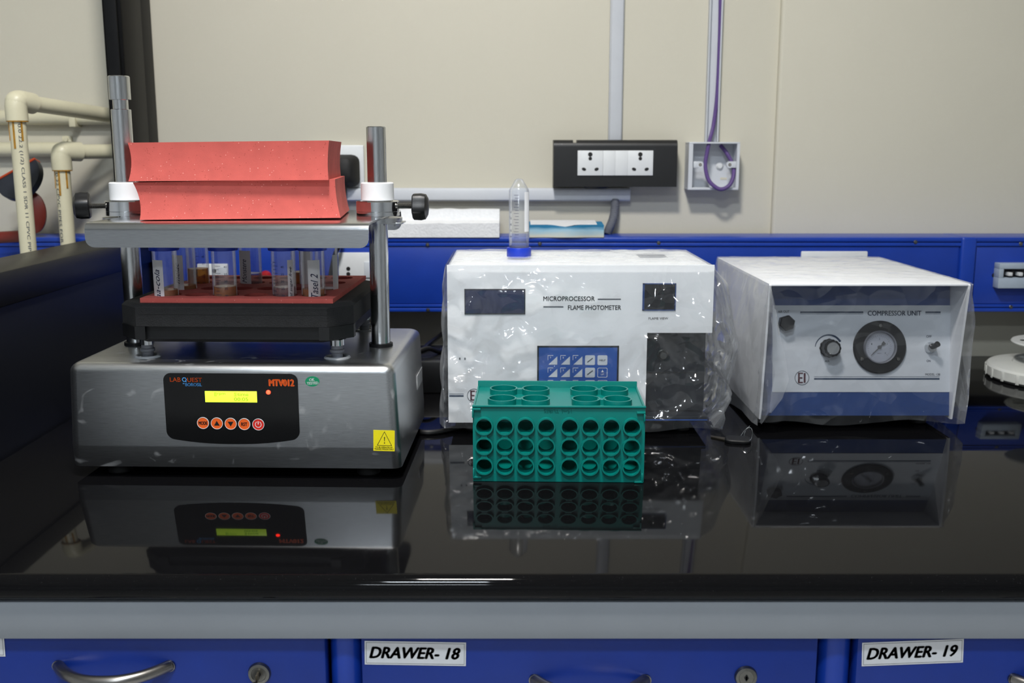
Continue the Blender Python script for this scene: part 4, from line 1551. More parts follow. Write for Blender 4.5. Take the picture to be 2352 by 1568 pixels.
for a_, c2 in ((0, 1), (2, 3)):
    for j in range(2):
        m_ = (tx[a_] + tx[c2]) / 2
        b = NB(); box(b, m_ - .005, m_ + .005, ty[j] - .0035, ty[j] + .0035, zr1 - .002, zr1 + .0042)
        put('holder_bridge', b, 'teal_plastic', G)
b = NB(); box(b, gx0 - .0006, gx1 + .0006, 1.1400, 1.1442, zr1 - .0012, zr1 + .0012, bev=.0008)
put('front_rim', b, 'teal_plastic', G)
for px, py, sx, sz in ((1096, 940, 1, -1), (1470, 946, -1, -1), (1098, 1096, 1, 1), (1464, 1104, -1, 1)):
    q = at_y(px, py, 1.141)
    b = NB()
    box(b, min(q.x - sx * .006, q.x + sx * .004), max(q.x - sx * .006, q.x + sx * .004), 1.1385, 1.1421, q.z - .0012, q.z + .0012, bev=.0004)
    box(b, min(q.x - sx * .006, q.x - sx * .004), max(q.x - sx * .006, q.x - sx * .004), 1.1385, 1.1421, min(q.z, q.z + sz * .010), max(q.z, q.z + sz * .010), bev=.0004)
    put('corner_catch', b, 'teal_plastic', G)
me = text_mesh('15mL TUBES', 63 * .000505, 8.5 * .000505, .002)
b = NB(); b.from_mesh(me)
ret = bmesh.ops.extrude_face_region(b, geom=b.faces[:])
for v in ret['geom']:
    if isinstance(v, bmesh.types.BMVert):
        v.co.z += .0005
put('lettering', b, 'teal_plastic', G, face_m(at_y(1281, 943.5, 1.1424), 0, pi))

# ================================================================== FLAME PHOTOMETER
PYF = 1.340
pz1 = at_y(1300, 612.5, PYF).z
pz0 = at_y(1030, 966, PYF).z
pxl, pxr = at_y(1031, 640, PYF).x, at_y(1636, 640, PYF).x
PT = thing('flame_photometer', 'white flame photometer with keypad under a clear plastic cover', 'photometer', ((pxl + pxr) / 2, 1.45, C))
PB = 1.555
ncx = at_y(1480, 860, PYF).x
ncz = at_y(1480, 760, PYF).z
b = NB()
MYZ = Matrix(((1, 0, 0, 0), (0, 0, 1, 0), (0, 1, 0, 0), (0, 0, 0, 1)))        # (x, z, y) -> world
Lp = [(pxl, pz0), (ncx, pz0), (ncx, ncz), (pxr, ncz), (pxr, pz1), (pxl, pz1)]
t_ = NB(); loft(t_, [(Lp, PYF), (Lp, 1.47)], True, MYZ)
ed = [e for e in t_.edges if abs(e.verts[0].co.y - PYF) < 1e-6 and abs(e.verts[1].co.y - PYF) < 1e-6]
bmesh.ops.bevel(t_, geom=ed, offset=.0025, segments=3, affect='EDGES')
join(b, t_)
box(b, pxl, pxr, 1.4702, PB, pz0, pz1)
put('housing', b, 'white_shell', PT)
b = NB()
box(b, ncx + .0006, pxr - .001, 1.366, 1.4698, pz0 + .008, ncz - .0006)
ch = put('burner_chamber', b, 'chamber_dark', PT)
zmid = at_y(1500, 855, 1.366).z
b = NB(); box(b, ncx + .0006, pxr - .001, 1.3652, 1.3661, zmid - .0006, zmid + .0006)
put('door_joint', b, 'ink_black', ch)
q = at_y(1522, 814, 1.3658)
b = NB(); lathe(b, [(0, .010), (.0045, .0098), (.0062, .008), (.0062, .003), (.0075, .002), (.0075, 0), (0, 0)], 24, face_m(q))
put('latch_knob', b, 'screw_metal', ch)
b = NB(); box(b, ncx - .002, pxr, 1.3405, 1.47, pz0 - .001, pz0 + .006, bev=.0008)
sl = put('sill', b, 'chamber_dark', PT)
b = NB(); box(b, ncx - .002, pxr, 1.3398, 1.3404, pz0 + .0005, pz0 + .0018)
put('sill_edge', b, 'keypad_blue', sl)
for x_ in (pxl + .03, pxr - .03):
    for y_ in (1.37, 1.53):
        b = NB(); cyl(b, .011, C, pz0 - (.0012 if x_ > .1 else .0001), 18, Matrix.Translation((x_, y_, 0)), bev=.002)
        put('foot', b, 'black_rubber', PT)
PFY = PYF - .0001
def pf(px, py, dz=0.0):
    return face_m(at_y(px, py, PFY) + Vector((0, -dz, 0)))
PPX = 1.352 / F
def rect_part(name, px0, px1, py0, py1, y0, y1, m, parent, bev=.0):
    a_, c2 = at_y(px0, py0, y0), at_y(px1, py1, y0)
    b = NB(); box(b, a_.x, c2.x, y0, y1, c2.z, a_.z, bev=bev)
    return put(name, b, m, parent)
dw = rect_part('display_window', 1068, 1205, 665, 720, PFY - .0008, PFY, 'dark_window', PT)
b = NB()
a_, c2 = at_y(1066.5, 663.5, PFY - .001), at_y(1206.5, 721.5, PFY - .001)
for bx in ((a_.x, c2.x, a_.z - .0012, a_.z), (a_.x, c2.x, c2.z, c2.z + .0012), (a_.x, a_.x + .0012, c2.z, a_.z), (c2.x - .0012, c2.x, c2.z, a_.z)):
    box(b, bx[0], bx[1], PFY - .0012, PFY, bx[2], bx[3])
put('window_bezel', b, 'chamber_dark', dw)
fw = rect_part('flame_view_window', 1478, 1550, 652, 712, PFY - .0008, PFY, 'flame_window', PT)
b = NB()
a_, c2 = at_y(1476.5, 650.5, PFY - .001), at_y(1551.5, 713, PFY - .001)
for bx in ((a_.x, c2.x, a_.z - .0012, a_.z), (a_.x, c2.x, c2.z, c2.z + .0012), (a_.x, a_.x + .0026, c2.z, a_.z), (c2.x - .0012, c2.x, c2.z, a_.z)):
    box(b, bx[0], bx[1], PFY - .0012, PFY, bx[2], bx[3])
put('window_bezel', b, 'navy_panel', fw)
text('lettering', 'MICROPROCESSOR', PT, 'ink_grey', pf(1307, 685.5), 118 * PPX, 10.5 * PPX, .008)
text('lettering', 'FLAME PHOTOMETER', PT, 'ink_grey', pf(1365.5, 706), 122 * PPX, 10.5 * PPX, .012)
text('lettering', 'FLAME VIEW', PT, 'ink_black', pf(1512, 731), 45 * PPX, 5.2 * PPX, .004)
for px0, px1, py, hh in ((1373, 1426, 687, 2.6), (1248, 1294, 704.5, 2.8), (1032, 1065, 909, 3.4), (1032, 1065, 904.5, .8)):
    rect_part('printed_line', px0, px1, py - hh / 2, py + hh / 2, PFY - .0002, PFY, 'ink_grey' if py < 800 else 'ink_dark_blue', PT)
def ei_logo(parent, mk, px, py, s, k):
    """ring with the letters EI: drawn as bars"""
    M = mk(px, py)
    b = NB(); ringp(b, 15.2 * s * k, 16.4 * s * k, 0, .0003, 40)
    lg = put('logo_ring', b, 'ink_grey', parent, M)
    b = NB()
    u = s * k
    for (x0, x1, y0, y1) in ((-9, -5, -10, 10), (-9, 2, 9, 12), (-9, 2, -12, -9), (-5, 1, -1.5, 1.5), (4, 8, -11, 11)):
        box(b, x0 * u, x1 * u, y0 * u, y1 * u, 0, .0003)
    put('logo_letters', b, 'ink_maroon', lg, M)
ei_logo(PT, pf, 1089, 908, 1.0, PPX)
kp = rect_part('keypad', 1236, 1418, 796, 940, PFY - .0010, PFY, 'keypad_blue', PT)
b = NB()
a_, c2 = at_y(1234, 794, PFY - .001), at_y(1419, 940, PFY - .001)
for bx in ((a_.x, c2.x, a_.z - .0020, a_.z), (a_.x, a_.x + .0022, c2.z, a_.z), (c2.x - .0022, c2.x, c2.z, a_.z)):
    box(b, bx[0], bx[1], PFY - .0014, PFY, bx[2], bx[3])
put('keypad_bezel', b, 'chamber_dark', kp)
KC = (1269.5, 1298.5, 1327, 1355, 1383.5)
KR = (826.5, 855, 883.5, 912)
u = PPX
nums = ['7', '8', '9', '4', '5', '6', '1', '2', '3', '', '0', '.']
for j, ky in enumerate(KR):
    for i, kx in enumerate(KC):
        M = pf(kx, ky, .001)
        if i < 3:
            b = NB(); prism(b, [(-10 * u, -10.5 * u), (10.5 * u, -10.5 * u), (10.5 * u, 9 * u)], 0, .0004)
            kk = put('key', b, 'white_panel', kp, M)
            b = NB()
            box(b, -11 * u, 1 * u, 10.6 * u, 11.6 * u, 0, .0003)
            box(b, -11.6 * u, -10.8 * u, 0, 11.6 * u, 0, .0003)
            put('key_corner', b, 'ink_white', kk, M)
            n_ = nums[j * 3 + i]
            if n_:
                text('lettering', n_, kk, 'ink_white', M @ Matrix.Translation((-5 * u, 6 * u, 0)), (2.6 if n_ != '.' else 1) * u, 4 * u if n_ != '.' else None, .0)
        elif i == 3 or j == 0:
            b = NB(); loft(b, [(rrect(23 * u, 23 * u, 3 * u, 4), 0), (rrect(23 * u, 23 * u, 3 * u, 4), .0004)])
            kk = put('key', b, 'white_panel', kp, M)
            if i == 3:
                b = NB(); box(b, -8 * u, 8 * u, -1.2 * u, 1.2 * u, .0004, .0006, M=Matrix.Rotation(radians(38), 4, 'Z'))
                put('key_mark', b, 'ink_grey', kk, M)
            else:
                text('lettering', 'HELP', kk, 'ink_grey', M, 14 * u, 4 * u, .01, depth=.0006)
        else:
            b = NB()
            t_ = NB()
            ro = [t_.verts.new((x, y, .0004)) for x, y in rrect(23 * u, 23 * u, 3 * u, 4)]
            ri = [t_.verts.new((x, y, .0004)) for x, y in rrect(21 * u, 21 * u, 2.4 * u, 4)]
            for q_ in range(len(ro)):
                w_ = (q_ + 1) % len(ro)
                t_.faces.new((ro[q_], ro[w_], ri[w_], ri[q_]))
            join(b, t_)
            if j == 1:
                prism(b, [(-3 * u, 1 * u), (3 * u, 1 * u), (0, 7 * u)], .0003, .0005)
            put('key', b, 'ink_white', kp, M)
            if j == 1:
                text('lettering', 'UP', kp, 'ink_white', M @ Matrix.Translation((0, -4 * u, 0)), 7 * u, 3.6 * u)
for px in (1056, 1068):
    rect_part('printed_mark', px - 1.6, px + 1.6, 821, 826, PFY - .0002, PFY, 'ink_grey', PT)
b = NB()
q0, q1 = at_z(1470, 592, pz1), at_z(1524, 585, pz1)
for i in range(6):
    y_ = q0.y + (q1.y - q0.y) * i / 5.5
    box(b, q0.x, q1.x, y_, y_ + .0045, pz1, pz1 + .0008)
put('top_grille', b, 'grey_conduit', PT)

# ------------------------------------------------------------------ centrifuge tube standing upside down on top
q = at_z(1192, 594, pz1)
UT = falcon('empty upturned centrifuge tube standing on its blue cap on the photometer', q.x, q.y, pz1 + .0022, None, 0, ticks=-18, lab=52, flip=True, bodymat='tube_clear', group='loose centrifuge tubes', lab_w=.010, lab_h=.055, height=.105)

# ================================================================== COMPRESSOR UNIT
cz1 = at_y(2000, 652, 1.345).z
cxl, cxr = at_y(1767, 652, 1.345).x, at_y(2230, 652, 1.345).x
CU = thing('compressor_unit', 'white and navy compressor unit with round pressure gauge under clear film', 'compressor', ((cxl + cxr) / 2, 1.5, C))
cz0 = C + .016
CB = 1.69
def side_pts():
    return [(1.368, cz0), (1.345, cz1 - .002), (1.347, cz1), (CB, cz1), (CB, cz0)]
for x_ in (cxl, cxr - .003):
    b = NB(); loft(b, [(side_pts(), x_), (side_pts(), x_ + .003)], True, MY)
    put('cover_side', b, 'white_shell', CU)
b = NB(); box(b, cxl + .003, cxr - .003, 1.345, CB, cz1 - .003, cz1, bev=.001)
put('cover_top', b, 'white_shell', CU)
# tilted front: bottom forward, top set back under the hood
P0 = Vector((0, 1.372, cz0 + .004)); P1 = Vector((0, 1.402, cz1 - .0035))
dv = (P1 - P0).normalized()
NV = Vector((0, -dv.z, dv.y))        # outward
TILT = atan2(dv.y, dv.z)
b = NB()
x_a, x_b = cxl + .0032, cxr - .0032
loft(b, [([(P0.y, P0.z), (P1.y, P1.z), (CB - .001, P1.z), (CB - .001, P0.z)], x_a), ([(P0.y, P0.z), (P1.y, P1.z), (CB - .001, P1.z), (CB - .001, P0.z)], x_b)], True, MY)
put('front_panel', b, 'navy_panel', CU)
def cf(px, py, dz=0.0):
    p_ = on_plane(px, py, P0 + NV * (.0003 + dz), NV)
    return face_m(p_, TILT)
def crect(name, px0, px1, py0, py1, dz0, dz1, m, parent):
    a_ = on_plane(px0, py0, P0 + NV * dz1, NV); c2 = on_plane(px1, py1, P0 + NV * dz1, NV)
    mid = (a_ + c2) / 2
    M = face_m(mid - NV * dz1, TILT)
    w_, h_ = abs(c2.x - a_.x), (a_ - c2).dot(dv)
    b = NB(); box(b, -w_ / 2, w_ / 2, -h_ / 2, h_ / 2, dz0, dz1)
    return put(name, b, m, parent, M)
FP = crect('face_plate', 1775, 2183, 701, 900, 0, .0008, 'white_panel', CU)
CPX = 1.405 / F
D1 = .0006
for px0, px1, py0, py1 in ((1838, 1983, 715, 718.6), (2125.5, 2160.5, 715, 718.8), (1838, 1983, 720.2, 721), (2125.5, 2160.5, 720.2, 721), (1870, 2158, 868, 871.6), (1870, 2158, 864.6, 865.4)):
    crect('printed_line', px0, px1, py0, py1, .0008, .0010, 'ink_dark_blue', FP)
text('lettering', 'COMPRESSOR UNIT', FP, 'ink_dark_blue', cf(2054.5, 719, D1), 123 * CPX, 11 * CPX, .02)
text('lettering', 'AIR OUT', FP, 'ink_grey', cf(1800, 715.5, D1), 26 * CPX, 5.5 * CPX, .005)
text('lettering', 'AIR', FP, 'ink_dark_blue', cf(1900, 829, D1), 11 * CPX, 5 * CPX, .005)
text('lettering', 'OFF', FP, 'ink_dark_blue', cf(2133.5, 772.5, D1), 12 * CPX, 5.5 * CPX, .004)
text('lettering', 'ON', FP, 'ink_dark_blue', cf(2132.5, 828.5, D1), 9 * CPX, 5 * CPX, .004)
text('lettering', 'MODEL 128', FP, 'ink_grey', cf(2142, 859.5, D1), 34 * CPX, 5 * CPX, .004)
ei_logo(FP, lambda x, y: cf(x, y, D1), 1842, 867.5, 1.02, CPX)
# gauge
M = cf(2019, 797, D1)
b = NB(); lathe(b, [(.0222, .0), (.0358, .0), (.0365, .001), (.0365, .003), (.0350, .0042), (.0250, .0048), (.0228, .0045), (.0222, .003)], 56)
gb = put('gauge_flange', b, 'black_plastic', CU, M)
b = NB(); lathe(b, [(.0195, .0008), (.0232, .0008), (.0232, .0052), (.0222, .0075), (.0207, .0068), (.0207, .0022)], 56)
put('gauge_bezel', b, 'grey_conduit', gb, M)
b = NB(); cyl(b, .0206, .0005, .0012, 48)
dl = put('gauge_dial', b, 'dial_white', CU, M)
b = NB()
for k in range(29):
    a_ = radians(-45 + 270 * k / 28)
    L = .0026 if k % 4 == 0 else .0014
    box(b, .0165 - L, .0165, -.00012, .00012, .0012, .0014, M=Matrix.Rotation(a_, 4, 'Z'))
put('dial_marks', b, 'ink_maroon', dl, M)
for k in range(5):
    a_ = radians(225 - 67.5 * k)
    text('lettering', str(k), dl, 'ink_grey', M @ Matrix.Translation((.0115 * cos(a_), .0115 * sin(a_), .001)), .0016, .0026, .0)
text('lettering', 'kg/cm', dl, 'ink_maroon', M @ Matrix.Translation((0, -.0085, .001)), .006, .0018)
b = NB()
prism(b, [(-.0010, -.0055), (.0010, -.0055), (.0003, .0165), (-.0003, .0165)], .0026, .0031)
prism(b, [(-.0026, -.0095), (.0026, -.0095), (.0018, -.0050), (-.0018, -.0050)], .0026, .0031)
cyl(b, .0026, .0012, .0034, 20)
put('gauge_needle', b, 'ink_black', dl, M @ Matrix.Rotation(radians(134), 4, 'Z'))
b = NB(); cyl(b, .0206, .0052, .0056, 40)
put('gauge_glass', b, 'dial_glass', gb, M)
for a_ in (90, 213, -33):
    b = NB(); lathe(b, [(0, .0068), (.0022, .0064), (.0033, .0048), (.0033, .004), (0, .004)], 18, Matrix.Translation((.0297 * cos(radians(a_)), .0297 * sin(radians(a_)), -.0004)))
    put('gauge_screw', b, 'screw_metal', gb, M)
# air knob with arc
M = cf(1903, 799, D1)
b = NB(); lathe(b, [(0, 0), (.0125, 0), (.0128, .004), (.0118, .005), (.0114, .019), (.0108, .020), (.0088, .0203), (0, .0203)], 48, lobes=12, amp=.035)
kn = put('air_knob', b, 'black_plastic', CU, M, smooth=25)
b = NB(); cyl(b, .0086, .0202, .0212, 32, bev=.0004)
put('knob_disc', b, 'chrome', kn, M)
b = NB(); prev = None
for k in range(25):
    a_ = radians(172 - 142 * k / 24)
    wd = .0004 + .0011 * k / 24
    cur = (b.verts.new(((.0186 - wd) * cos(a_), (.0186 - wd) * sin(a_), .0002)), b.verts.new(((.0186 + wd) * cos(a_), (.0186 + wd) * sin(a_), .0002)))
    if prev:
        b.faces.new((prev[0], prev[1], cur[1], cur[0]))
    prev = cur
put('printed_arc', b, 'ink_dark_blue', FP, cf(1903, 800, D1))
# air outlet cap
M = cf(1803, 742, D1)
b = NB(); lathe(b, [(0, 0), (.0095, 0), (.0112, .002), (.0112, .012), (.0098, .014), (0, .0145)], 6, Matrix.Rotation(.3, 4, 'Z'))
put('air_outlet_cap', b, 'black_plastic', CU, M, smooth=20)
# toggle
M = cf(2136, 798, D1)
b = NB(); lathe(b, [(0, 0), (.0078, 0), (.0078, .002), (.0066, .004), (.0060, .008), (0, .008)], 24)
tg = put('toggle_bush', b, 'chrome', CU, M)
b = NB()
tube(b, [Vector((0, 0, .006)), Vector((.0008, .002, .012)), Vector((.003, .0055, .019))], .0028, 14, 5, rfun=lambda i, n: .0026 + .0016 * i / n)
put('toggle_lever', b, 'black_plastic', tg, M)
for x_ in (cxl + .03, cxr - .03):
    for y_ in (1.41, 1.66):
        b = NB(); cyl(b, .011, C, cz0 + .0038, 18, Matrix.Translation((x_, y_, 0)), bev=.002)
        put('foot', b, 'black_rubber', CU)

# ================================================================== CLEAR PLASTIC COVERS
def crease(p_, s, seed):
    """faceted crumple: distance field of scattered points"""
    q = Vector((p_[0] * s + seed, p_[1] * s - seed, p_[2] * s))
    d, _ = noise.voronoi(q)
    return d[1] - d[0]

def wobble(p_, s, seed):
    return noise.noise(Vector((p_[0] * s + seed, p_[1] * s, p_[2] * s - seed)))

def cover_mesh(name, label, x0, x1, y0, y1, zt_, zbot, bulge, amp, seed, top_amp, m, front_lean=0.0, nper=440, nz=92):
    """a loose bag over a box: a skirt round the four sides and a lid sheet"""
    t = thing(name, label, 'plastic cover', ((x0 + x1) / 2, (y0 + y1) / 2, C), group='clear plastic dust covers')
    per = [(x0, y1), (x0, y0), (x1, y0), (x1, y1)]
    L = [sqrt((per[i][0] - per[(i + 1) % 4][0]) ** 2 + (per[i][1] - per[(i + 1) % 4][1]) ** 2) for i in range(4)]
    tot = sum(L)
    def contour(s):
        s = s % tot
        for i in range(4):
            if s <= L[i]:
                u = s / L[i]
                a_, c2 = per[i], per[(i + 1) % 4]
                d = ((c2[0] - a_[0]) / L[i], (c2[1] - a_[1]) / L[i])
                # outward normal, smoothed at the corners
                n_ = Vector((d[1], -d[0])) if True else None
                def side_n(k):
                    a3, c3 = per[k % 4], per[(k + 1) % 4]
                    dd = ((c3[0] - a3[0]) / L[k % 4], (c3[1] - a3[1]) / L[k % 4])
                    return Vector((-dd[1], dd[0])) * -1
                n_ = side_n(i)
                w_ = .018
                if s < w_:
                    n_ = side_n(i).lerp(side_n(i - 1), .5 * (1 - s / w_))
                elif L[i] - s < w_:
                    n_ = side_n(i).lerp(side_n(i + 1), .5 * (1 - (L[i] - s) / w_))
                return a_[0] + d[0] * s, a_[1] + d[1] * s, n_.normalized(), i, u
            s -= L[i]
        return contour(0)
    b = NB()
    # orientation check: outward must point away from the centre
    grid = []
    ctr = Vector(((x0 + x1) / 2, (y0 + y1) / 2))
    for k in range(nz + 1):
        v = k / nz
        row = []
        for i in range(nper):
            x, y, n_, side, u = contour(tot * i / nper)
            if (Vector((x, y)) - ctr).dot(n_) < 0:
                n_ = -n_
            z = zt_ + (zbot(side, u) - zt_) * v
            if side == 1:
                y += front_lean * v
            base = .0012 + bulge(side, u, v)
            env = min(1, v * 7)
            p_ = (x, y, z)
            k1 = amp(side, u, v) * env
            off = base + k1 * (.9 * (.45 - crease(p_, 16 if side == 1 else 9, seed)) + .55 * abs(wobble(p_, 22 if side == 1 else 12, seed)) + (.25 * abs(wobble(p_, 60, seed + 3)) if side == 1 else 0))
            off = max(off, .0008)
            row.append(b.verts.new((x + n_.x * off, y + n_.y * off, z)))
        grid.append(row)
    for a_, c2 in zip(grid, grid[1:]):
        for i in range(nper):
            j = (i + 1) % nper
            b.faces.new((a_[i], a_[j], c2[j], c2[i]))
    put('skirt', b, m, t, smooth=70)
    b = NB()
    nx, ny = 70, 46
    g = []
    for j in range(ny + 1):
        row = []
        for i in range(nx + 1):
            x = x0 - .001 + (x1 - x0 + .002) * i / nx
            y = y0 - .001 + (y1 - y0 + .002) * j / ny
            e = min(i, nx - i, j, ny - j) / 4
            z = zt_ + .0010 + min(1, e) * top_amp * (.5 + .5 * wobble((x * 1.0, y * 2.2, 0), 26, seed) + .5 * (.4 - crease((x, y * 1.6, 0), 30, seed)))
            row.append(b.verts.new((x, y, max(z, zt_ + .0006))))
        g.append(row)
    for a_, c2 in zip(g, g[1:]):
        for i in range(nx):
            b.faces.new((a_[i], a_[i + 1], c2[i + 1], c2[i]))
    put('lid_sheet', b, m, t, smooth=70)
    return t

def ph_bulge(side, u, v):
    if side == 2:      # right side: the loose bag stands out towards the compressor
        e = sin(pi * min(1, max(0, u))) ** .45 if 0 < u < 1 else 0
        tab = ((0, 0), (.12, .026), (.25, .036), (.36, .043), (.51, .049), (.65, .046), (.76, .038), (.83, .045), (.91, .032), (1, .010))
        for (va, oa), (vb, ob) in zip(tab, tab[1:]):
            if v <= vb:
                break
        return (oa + (ob - oa) * (v - va) / (vb - va)) * (.45 + .55 * e)
    if side == 0:
        return .004 + .010 * v * sin(pi * u)
    if side == 1:
        return .0015 + (.050 * .30 * (1 if v > .3 else v / .3) * max(0, (u - .90) / .10) ** 2) + .002 * v
    return .003
def ph_amp(side, u, v):
    if side == 1:
        left = max(0, 1 - u * 1.6)
        low = max(0, v - .35)
        return .0050 + .0150 * left * (1 - .4 * v) + .007 * low + (.006 if u > .74 and v > .42 else 0)
    if side == 2:
        return .009
    return .010
cover_mesh('photometer_cover', 'crumpled clear plastic cover over the flame photometer', pxl, pxr, PYF - .0015, PB + .002, pz1 + .0009, lambda s, u: C + .010 + .004 * sin(u * 7 + s), ph_bulge, ph_amp, 1.7, .0035, 'film')

def cu_bulge(side, u, v):
    if side == 0:
        e = sin(pi * u) ** .5 if 0 < u < 1 else 0
        return (.008 + .009 * e) * min(1, v * 2.2) * (1 - .35 * max(0, v - .6))
    if side == 2:
        return (.006 + .006 * sin(pi * u)) * min(1, v * 4)
    if side == 1:
        return .0015 + .012 * v * max(0, 1 - u / .16)
    return .003
def cu_amp(side, u, v):
    if side == 1:
        return .0015 + .010 * max(0, 1 - u / .2) + .002 * v
    return .007 if side == 0 else .004
cover_mesh('compressor_cover', 'loose clear plastic film over the compressor unit', cxl, cxr, 1.345 - .001, CB + .002, cz1 + .0004, lambda s, u: C + .013 + .004 * sin(u * 9 + s), cu_bulge, cu_amp, 6.1, .0042, 'film_crinkle', front_lean=.020)
CC = bpy.data.objects['compressor_cover']
fl = [[(1768, 655, 1.343), (1769, 656, 1.343)], [(1766, 700, 1.346), (1783, 712, 1.338)], [(1763, 760, 1.350), (1792, 770, 1.336)], [(1760, 810, 1.353), (1803, 815, 1.336)], [(1757, 860, 1.357), (1812, 873, 1.334)], [(1753, 905, 1.360), (1797, 915, 1.338)], [(1750, 940, 1.362), (1772, 948, 1.346)], [(1745, 970, 1.364), (1748, 972, 1.360)]]
b = NB()
rows_ = []
for (a_, c2) in fl:
    A_, B_ = at_y(*a_), at_y(*c2)
    rows_.append([b.verts.new(A_.lerp(B_, q / 5) + Vector((0, -.006 * sin(pi * q / 5), 0))) for q in range(6)])
for r0, r1 in zip(rows_, rows_[1:]):
    for q in range(5):
        b.faces.new((r0[q], r0[q + 1], r1[q + 1], r1[q]))
put('folded_flap', b, 'film_flap', CC, smooth=25)


# ================================================================== SMALL THINGS ON THE BENCH
q = at_z(1680, 1004, C + .002)
K = thing('cupboard_key', 'small black headed key with wire ring lying on the bench', 'key', (q.x, q.y, C), radians(0))
b = NB()
kb = [at_z(px, py, C + .0025) for px, py in ((1633, 999), (1668, 1004), (1671, 1001), (1676, 1006), (1668, 1010), (1660, 1008), (1633, 1002))]
prism(b, [(p_.x, p_.y) for p_ in kb], C + .0005, C + .0022)
put('blade', b, 'key_metal', K)
kc = at_z(1695, 1008, C + .004)
b = NB()
M = Matrix.Translation((kc.x, kc.y, C + .0003)) @ Matrix.Rotation(radians(-14), 4, 'Z')
loft(b, [(rrect(.032, .026, .008, 4), 0), (rrect(.034, .028, .009, 4), .0015), (rrect(.034, .028, .009, 4), .004), (rrect(.031, .025, .008, 4), .0052)], True, M)
put('key_head', b, 'black_plastic', K)
b = NB()
rp = []
for px, py, dz in ((1702, 1000, .006), (1709, 990, .013), (1717, 983, .019), (1725, 984, .019), (1728, 996, .012), (1724, 1010, .006), (1714, 1016, .004), (1700, 1016, .0035)):
    rp.append(at_z(px, py, C + dz) if False else at_y(px, py, kc.y - .004) )
for p_ in rp:
    p_.z = max(p_.z, C + .0012)
tube(b, rp, .0008, 8, 8)
rp2 = [at_y(px, py, kc.y) for px, py in ((1709, 1001), (1711, 992), (1716, 984), (1722, 978))]
for p_ in rp2:
    p_.z = max(p_.z, C + .0055)
tube(b, rp2, .0008, 8, 6)
put('wire_ring', b, 'chrome', K)

q0 = at_z(975, 870, C)
t = thing('power_adapter', 'flat black power box lying between the shaker and the photometer', 'power box', (-.115, 1.64, C))
b = NB(); box(b, -.20, -.075, 1.585, 1.72, C + .0005, C + .054, bev=.004)
put('case', b, 'black_plastic', t)
b = NB(); box(b, -.19, -.085, 1.595, 1.71, C + .0538, C + .0552, bev=.0006)
put('top_plate', b, 'dark_grey_frame', t)
b = NB()
tube(b, [at_y(930, 822, 1.62), at_y(965, 808, 1.64), at_y(985, 790, 1.68), at_y(1005, 775, 1.75), at_y(1030, 755, 1.84)], .0042, 10, 8)
tag(put('power_cable', b, 'black_cable'), 'black cable rising towards the wall behind the photometer', 'cable')
b = NB()
pth = [at_y(948, 818, 1.60), at_y(962, 806, 1.60), at_y(985, 800, 1.61), at_y(1008, 808, 1.63), at_y(1020, 822, 1.66)]
for p_ in pth:
    p_.z = max(p_.z, C + .0598)
tube(b, pth, .0040, 10, 8)
tag(put('power_cable', b, 'black_cable'), 'black cable looped over the black power box', 'cable')
b = NB()
tube(b, [at_z(945, 985, C + .0042), at_z(970, 993, C + .0042), at_z(1005, 992, C + .0042), at_z(1045, 984, C + .0042), at_z(1085, 976, C + .0042)], .0040, 10, 8)
tag(put('power_cable', b, 'black_cable'), 'black cable lying on the bench between shaker and photometer', 'cable')

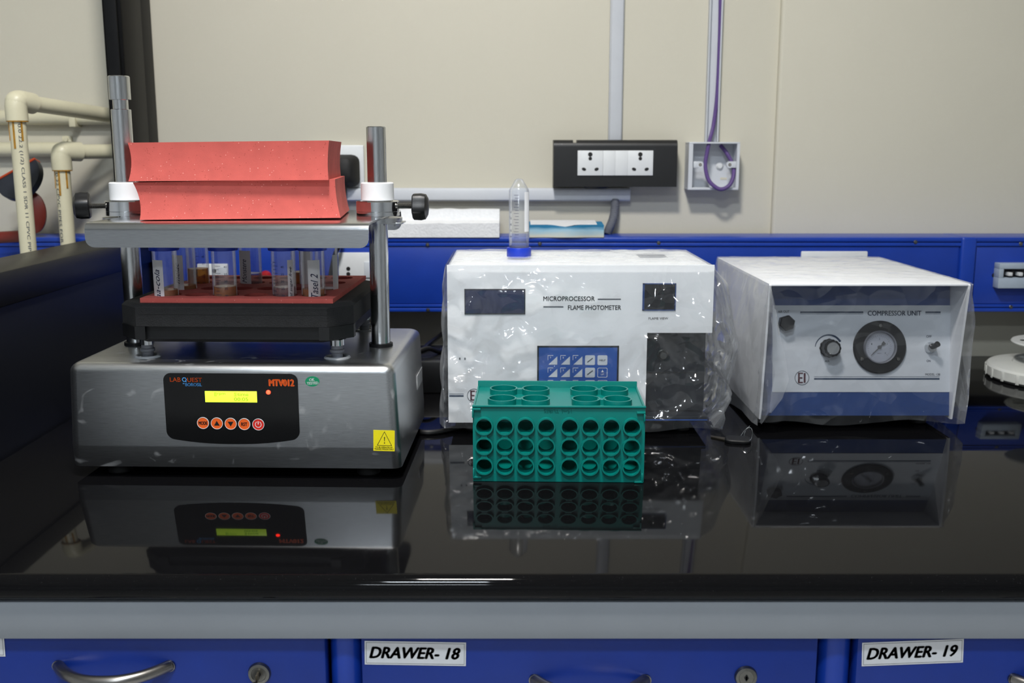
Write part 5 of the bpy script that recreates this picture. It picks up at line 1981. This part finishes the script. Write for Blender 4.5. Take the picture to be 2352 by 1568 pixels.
# ================================================================== PIPETTE STAND AT THE RIGHT EDGE
SC = Vector((.925, 1.69, C))
t = thing('carousel_stand', 'white round carousel stand with stacked discs at the right edge', 'stand', SC)
b = NB()
lathe(b, [(0, .0005), (.108, .0005), (.112, .003), (.115, .006), (.115, .020), (.112, .0235), (.098, .0265), (.075, .0275), (.073, .0255), (0, .0255)], 72, Matrix.Translation(SC))
put('base', b, 'stand_white', t)
for k in range(24):
    a_ = 2 * pi * k / 24
    b = NB(); box(b, .1148, .1162, -.003, .003, .0035, .019, bev=.0004, M=Matrix.Translation(SC) @ Matrix.Rotation(a_, 4, 'Z'))
    put('grip_rib', b, 'stand_white', t)
b = NB(); lathe(b, [(0, .0255), (.011, .0255), (.011, .23), (.008, .232), (0, .232)], 24, Matrix.Translation(SC))
put('column', b, 'stand_white', t)
def disc(z, R, nh, rh, rc):
    b = NB()
    t_ = NB()
    # ring of cells, each with a round hole
    seg = 6
    for k in range(nh):
        a0, a1 = 2 * pi * k / nh, 2 * pi * (k + 1) / nh
        ri_, ro_ = rc - rh * 1.5, R
        ring = []
        for s in range(seg):
            ring.append((ro_, a0 + (a1 - a0) * s / seg))
        for s in range(seg):
            ring.append((ro_ + (ri_ - ro_) * s / seg, a1))
        for s in range(seg):
            ring.append((ri_, a1 + (a0 - a1) * s / seg))
        for s in range(seg):
            ring.append((ri_ + (ro_ - ri_) * s / seg, a0))
        P_ = [(r * cos(q_), r * sin(q_)) for r, q_ in ring]
        am = (a0 + a1) / 2
        hc = (rc * cos(am), rc * sin(am))
        I_ = []
        for (x, y) in P_:
            q_ = atan2(y - hc[1], x - hc[0])
            I_.append((hc[0] + rh * cos(q_), hc[1] + rh * sin(q_)))
        for zz in (z, z + .004):
            ov = [t_.verts.new((*p_, zz)) for p_ in P_]
            iv = [t_.verts.new((*p_, zz)) for p_ in I_]
            for q_ in range(len(ov)):
                w_ = (q_ + 1) % len(ov)
                t_.faces.new((ov[q_], ov[w_], iv[w_], iv[q_]))
    bmesh.ops.remove_doubles(t_, verts=t_.verts, dist=1e-6)
    join(b, t_)
    lathe(b, [(R, z), (R + .0015, z + .002), (R, z + .004)], nh * seg)
    lathe(b, [(.0112, z), (rc - rh * 1.5, z)], nh * seg)
    lathe(b, [(.0112, z + .004), (rc - rh * 1.5, z + .004)], nh * seg)
    b.transform(Matrix.Translation(SC))
    return put('holed_disc', b, 'stand_white', t, smooth=40)
disc(.060, .078, 10, .008, .058)
disc(.203, .062, 10, .006, .046)
for k in range(6):
    a_ = 2 * pi * (k + .5) / 6
    b = NB(); cyl(b, .0025, .0256, .203, 12, Matrix.Translation(SC + Vector((.026 * cos(a_), .026 * sin(a_), 0))))
    put('support_rod', b, 'chrome', t)
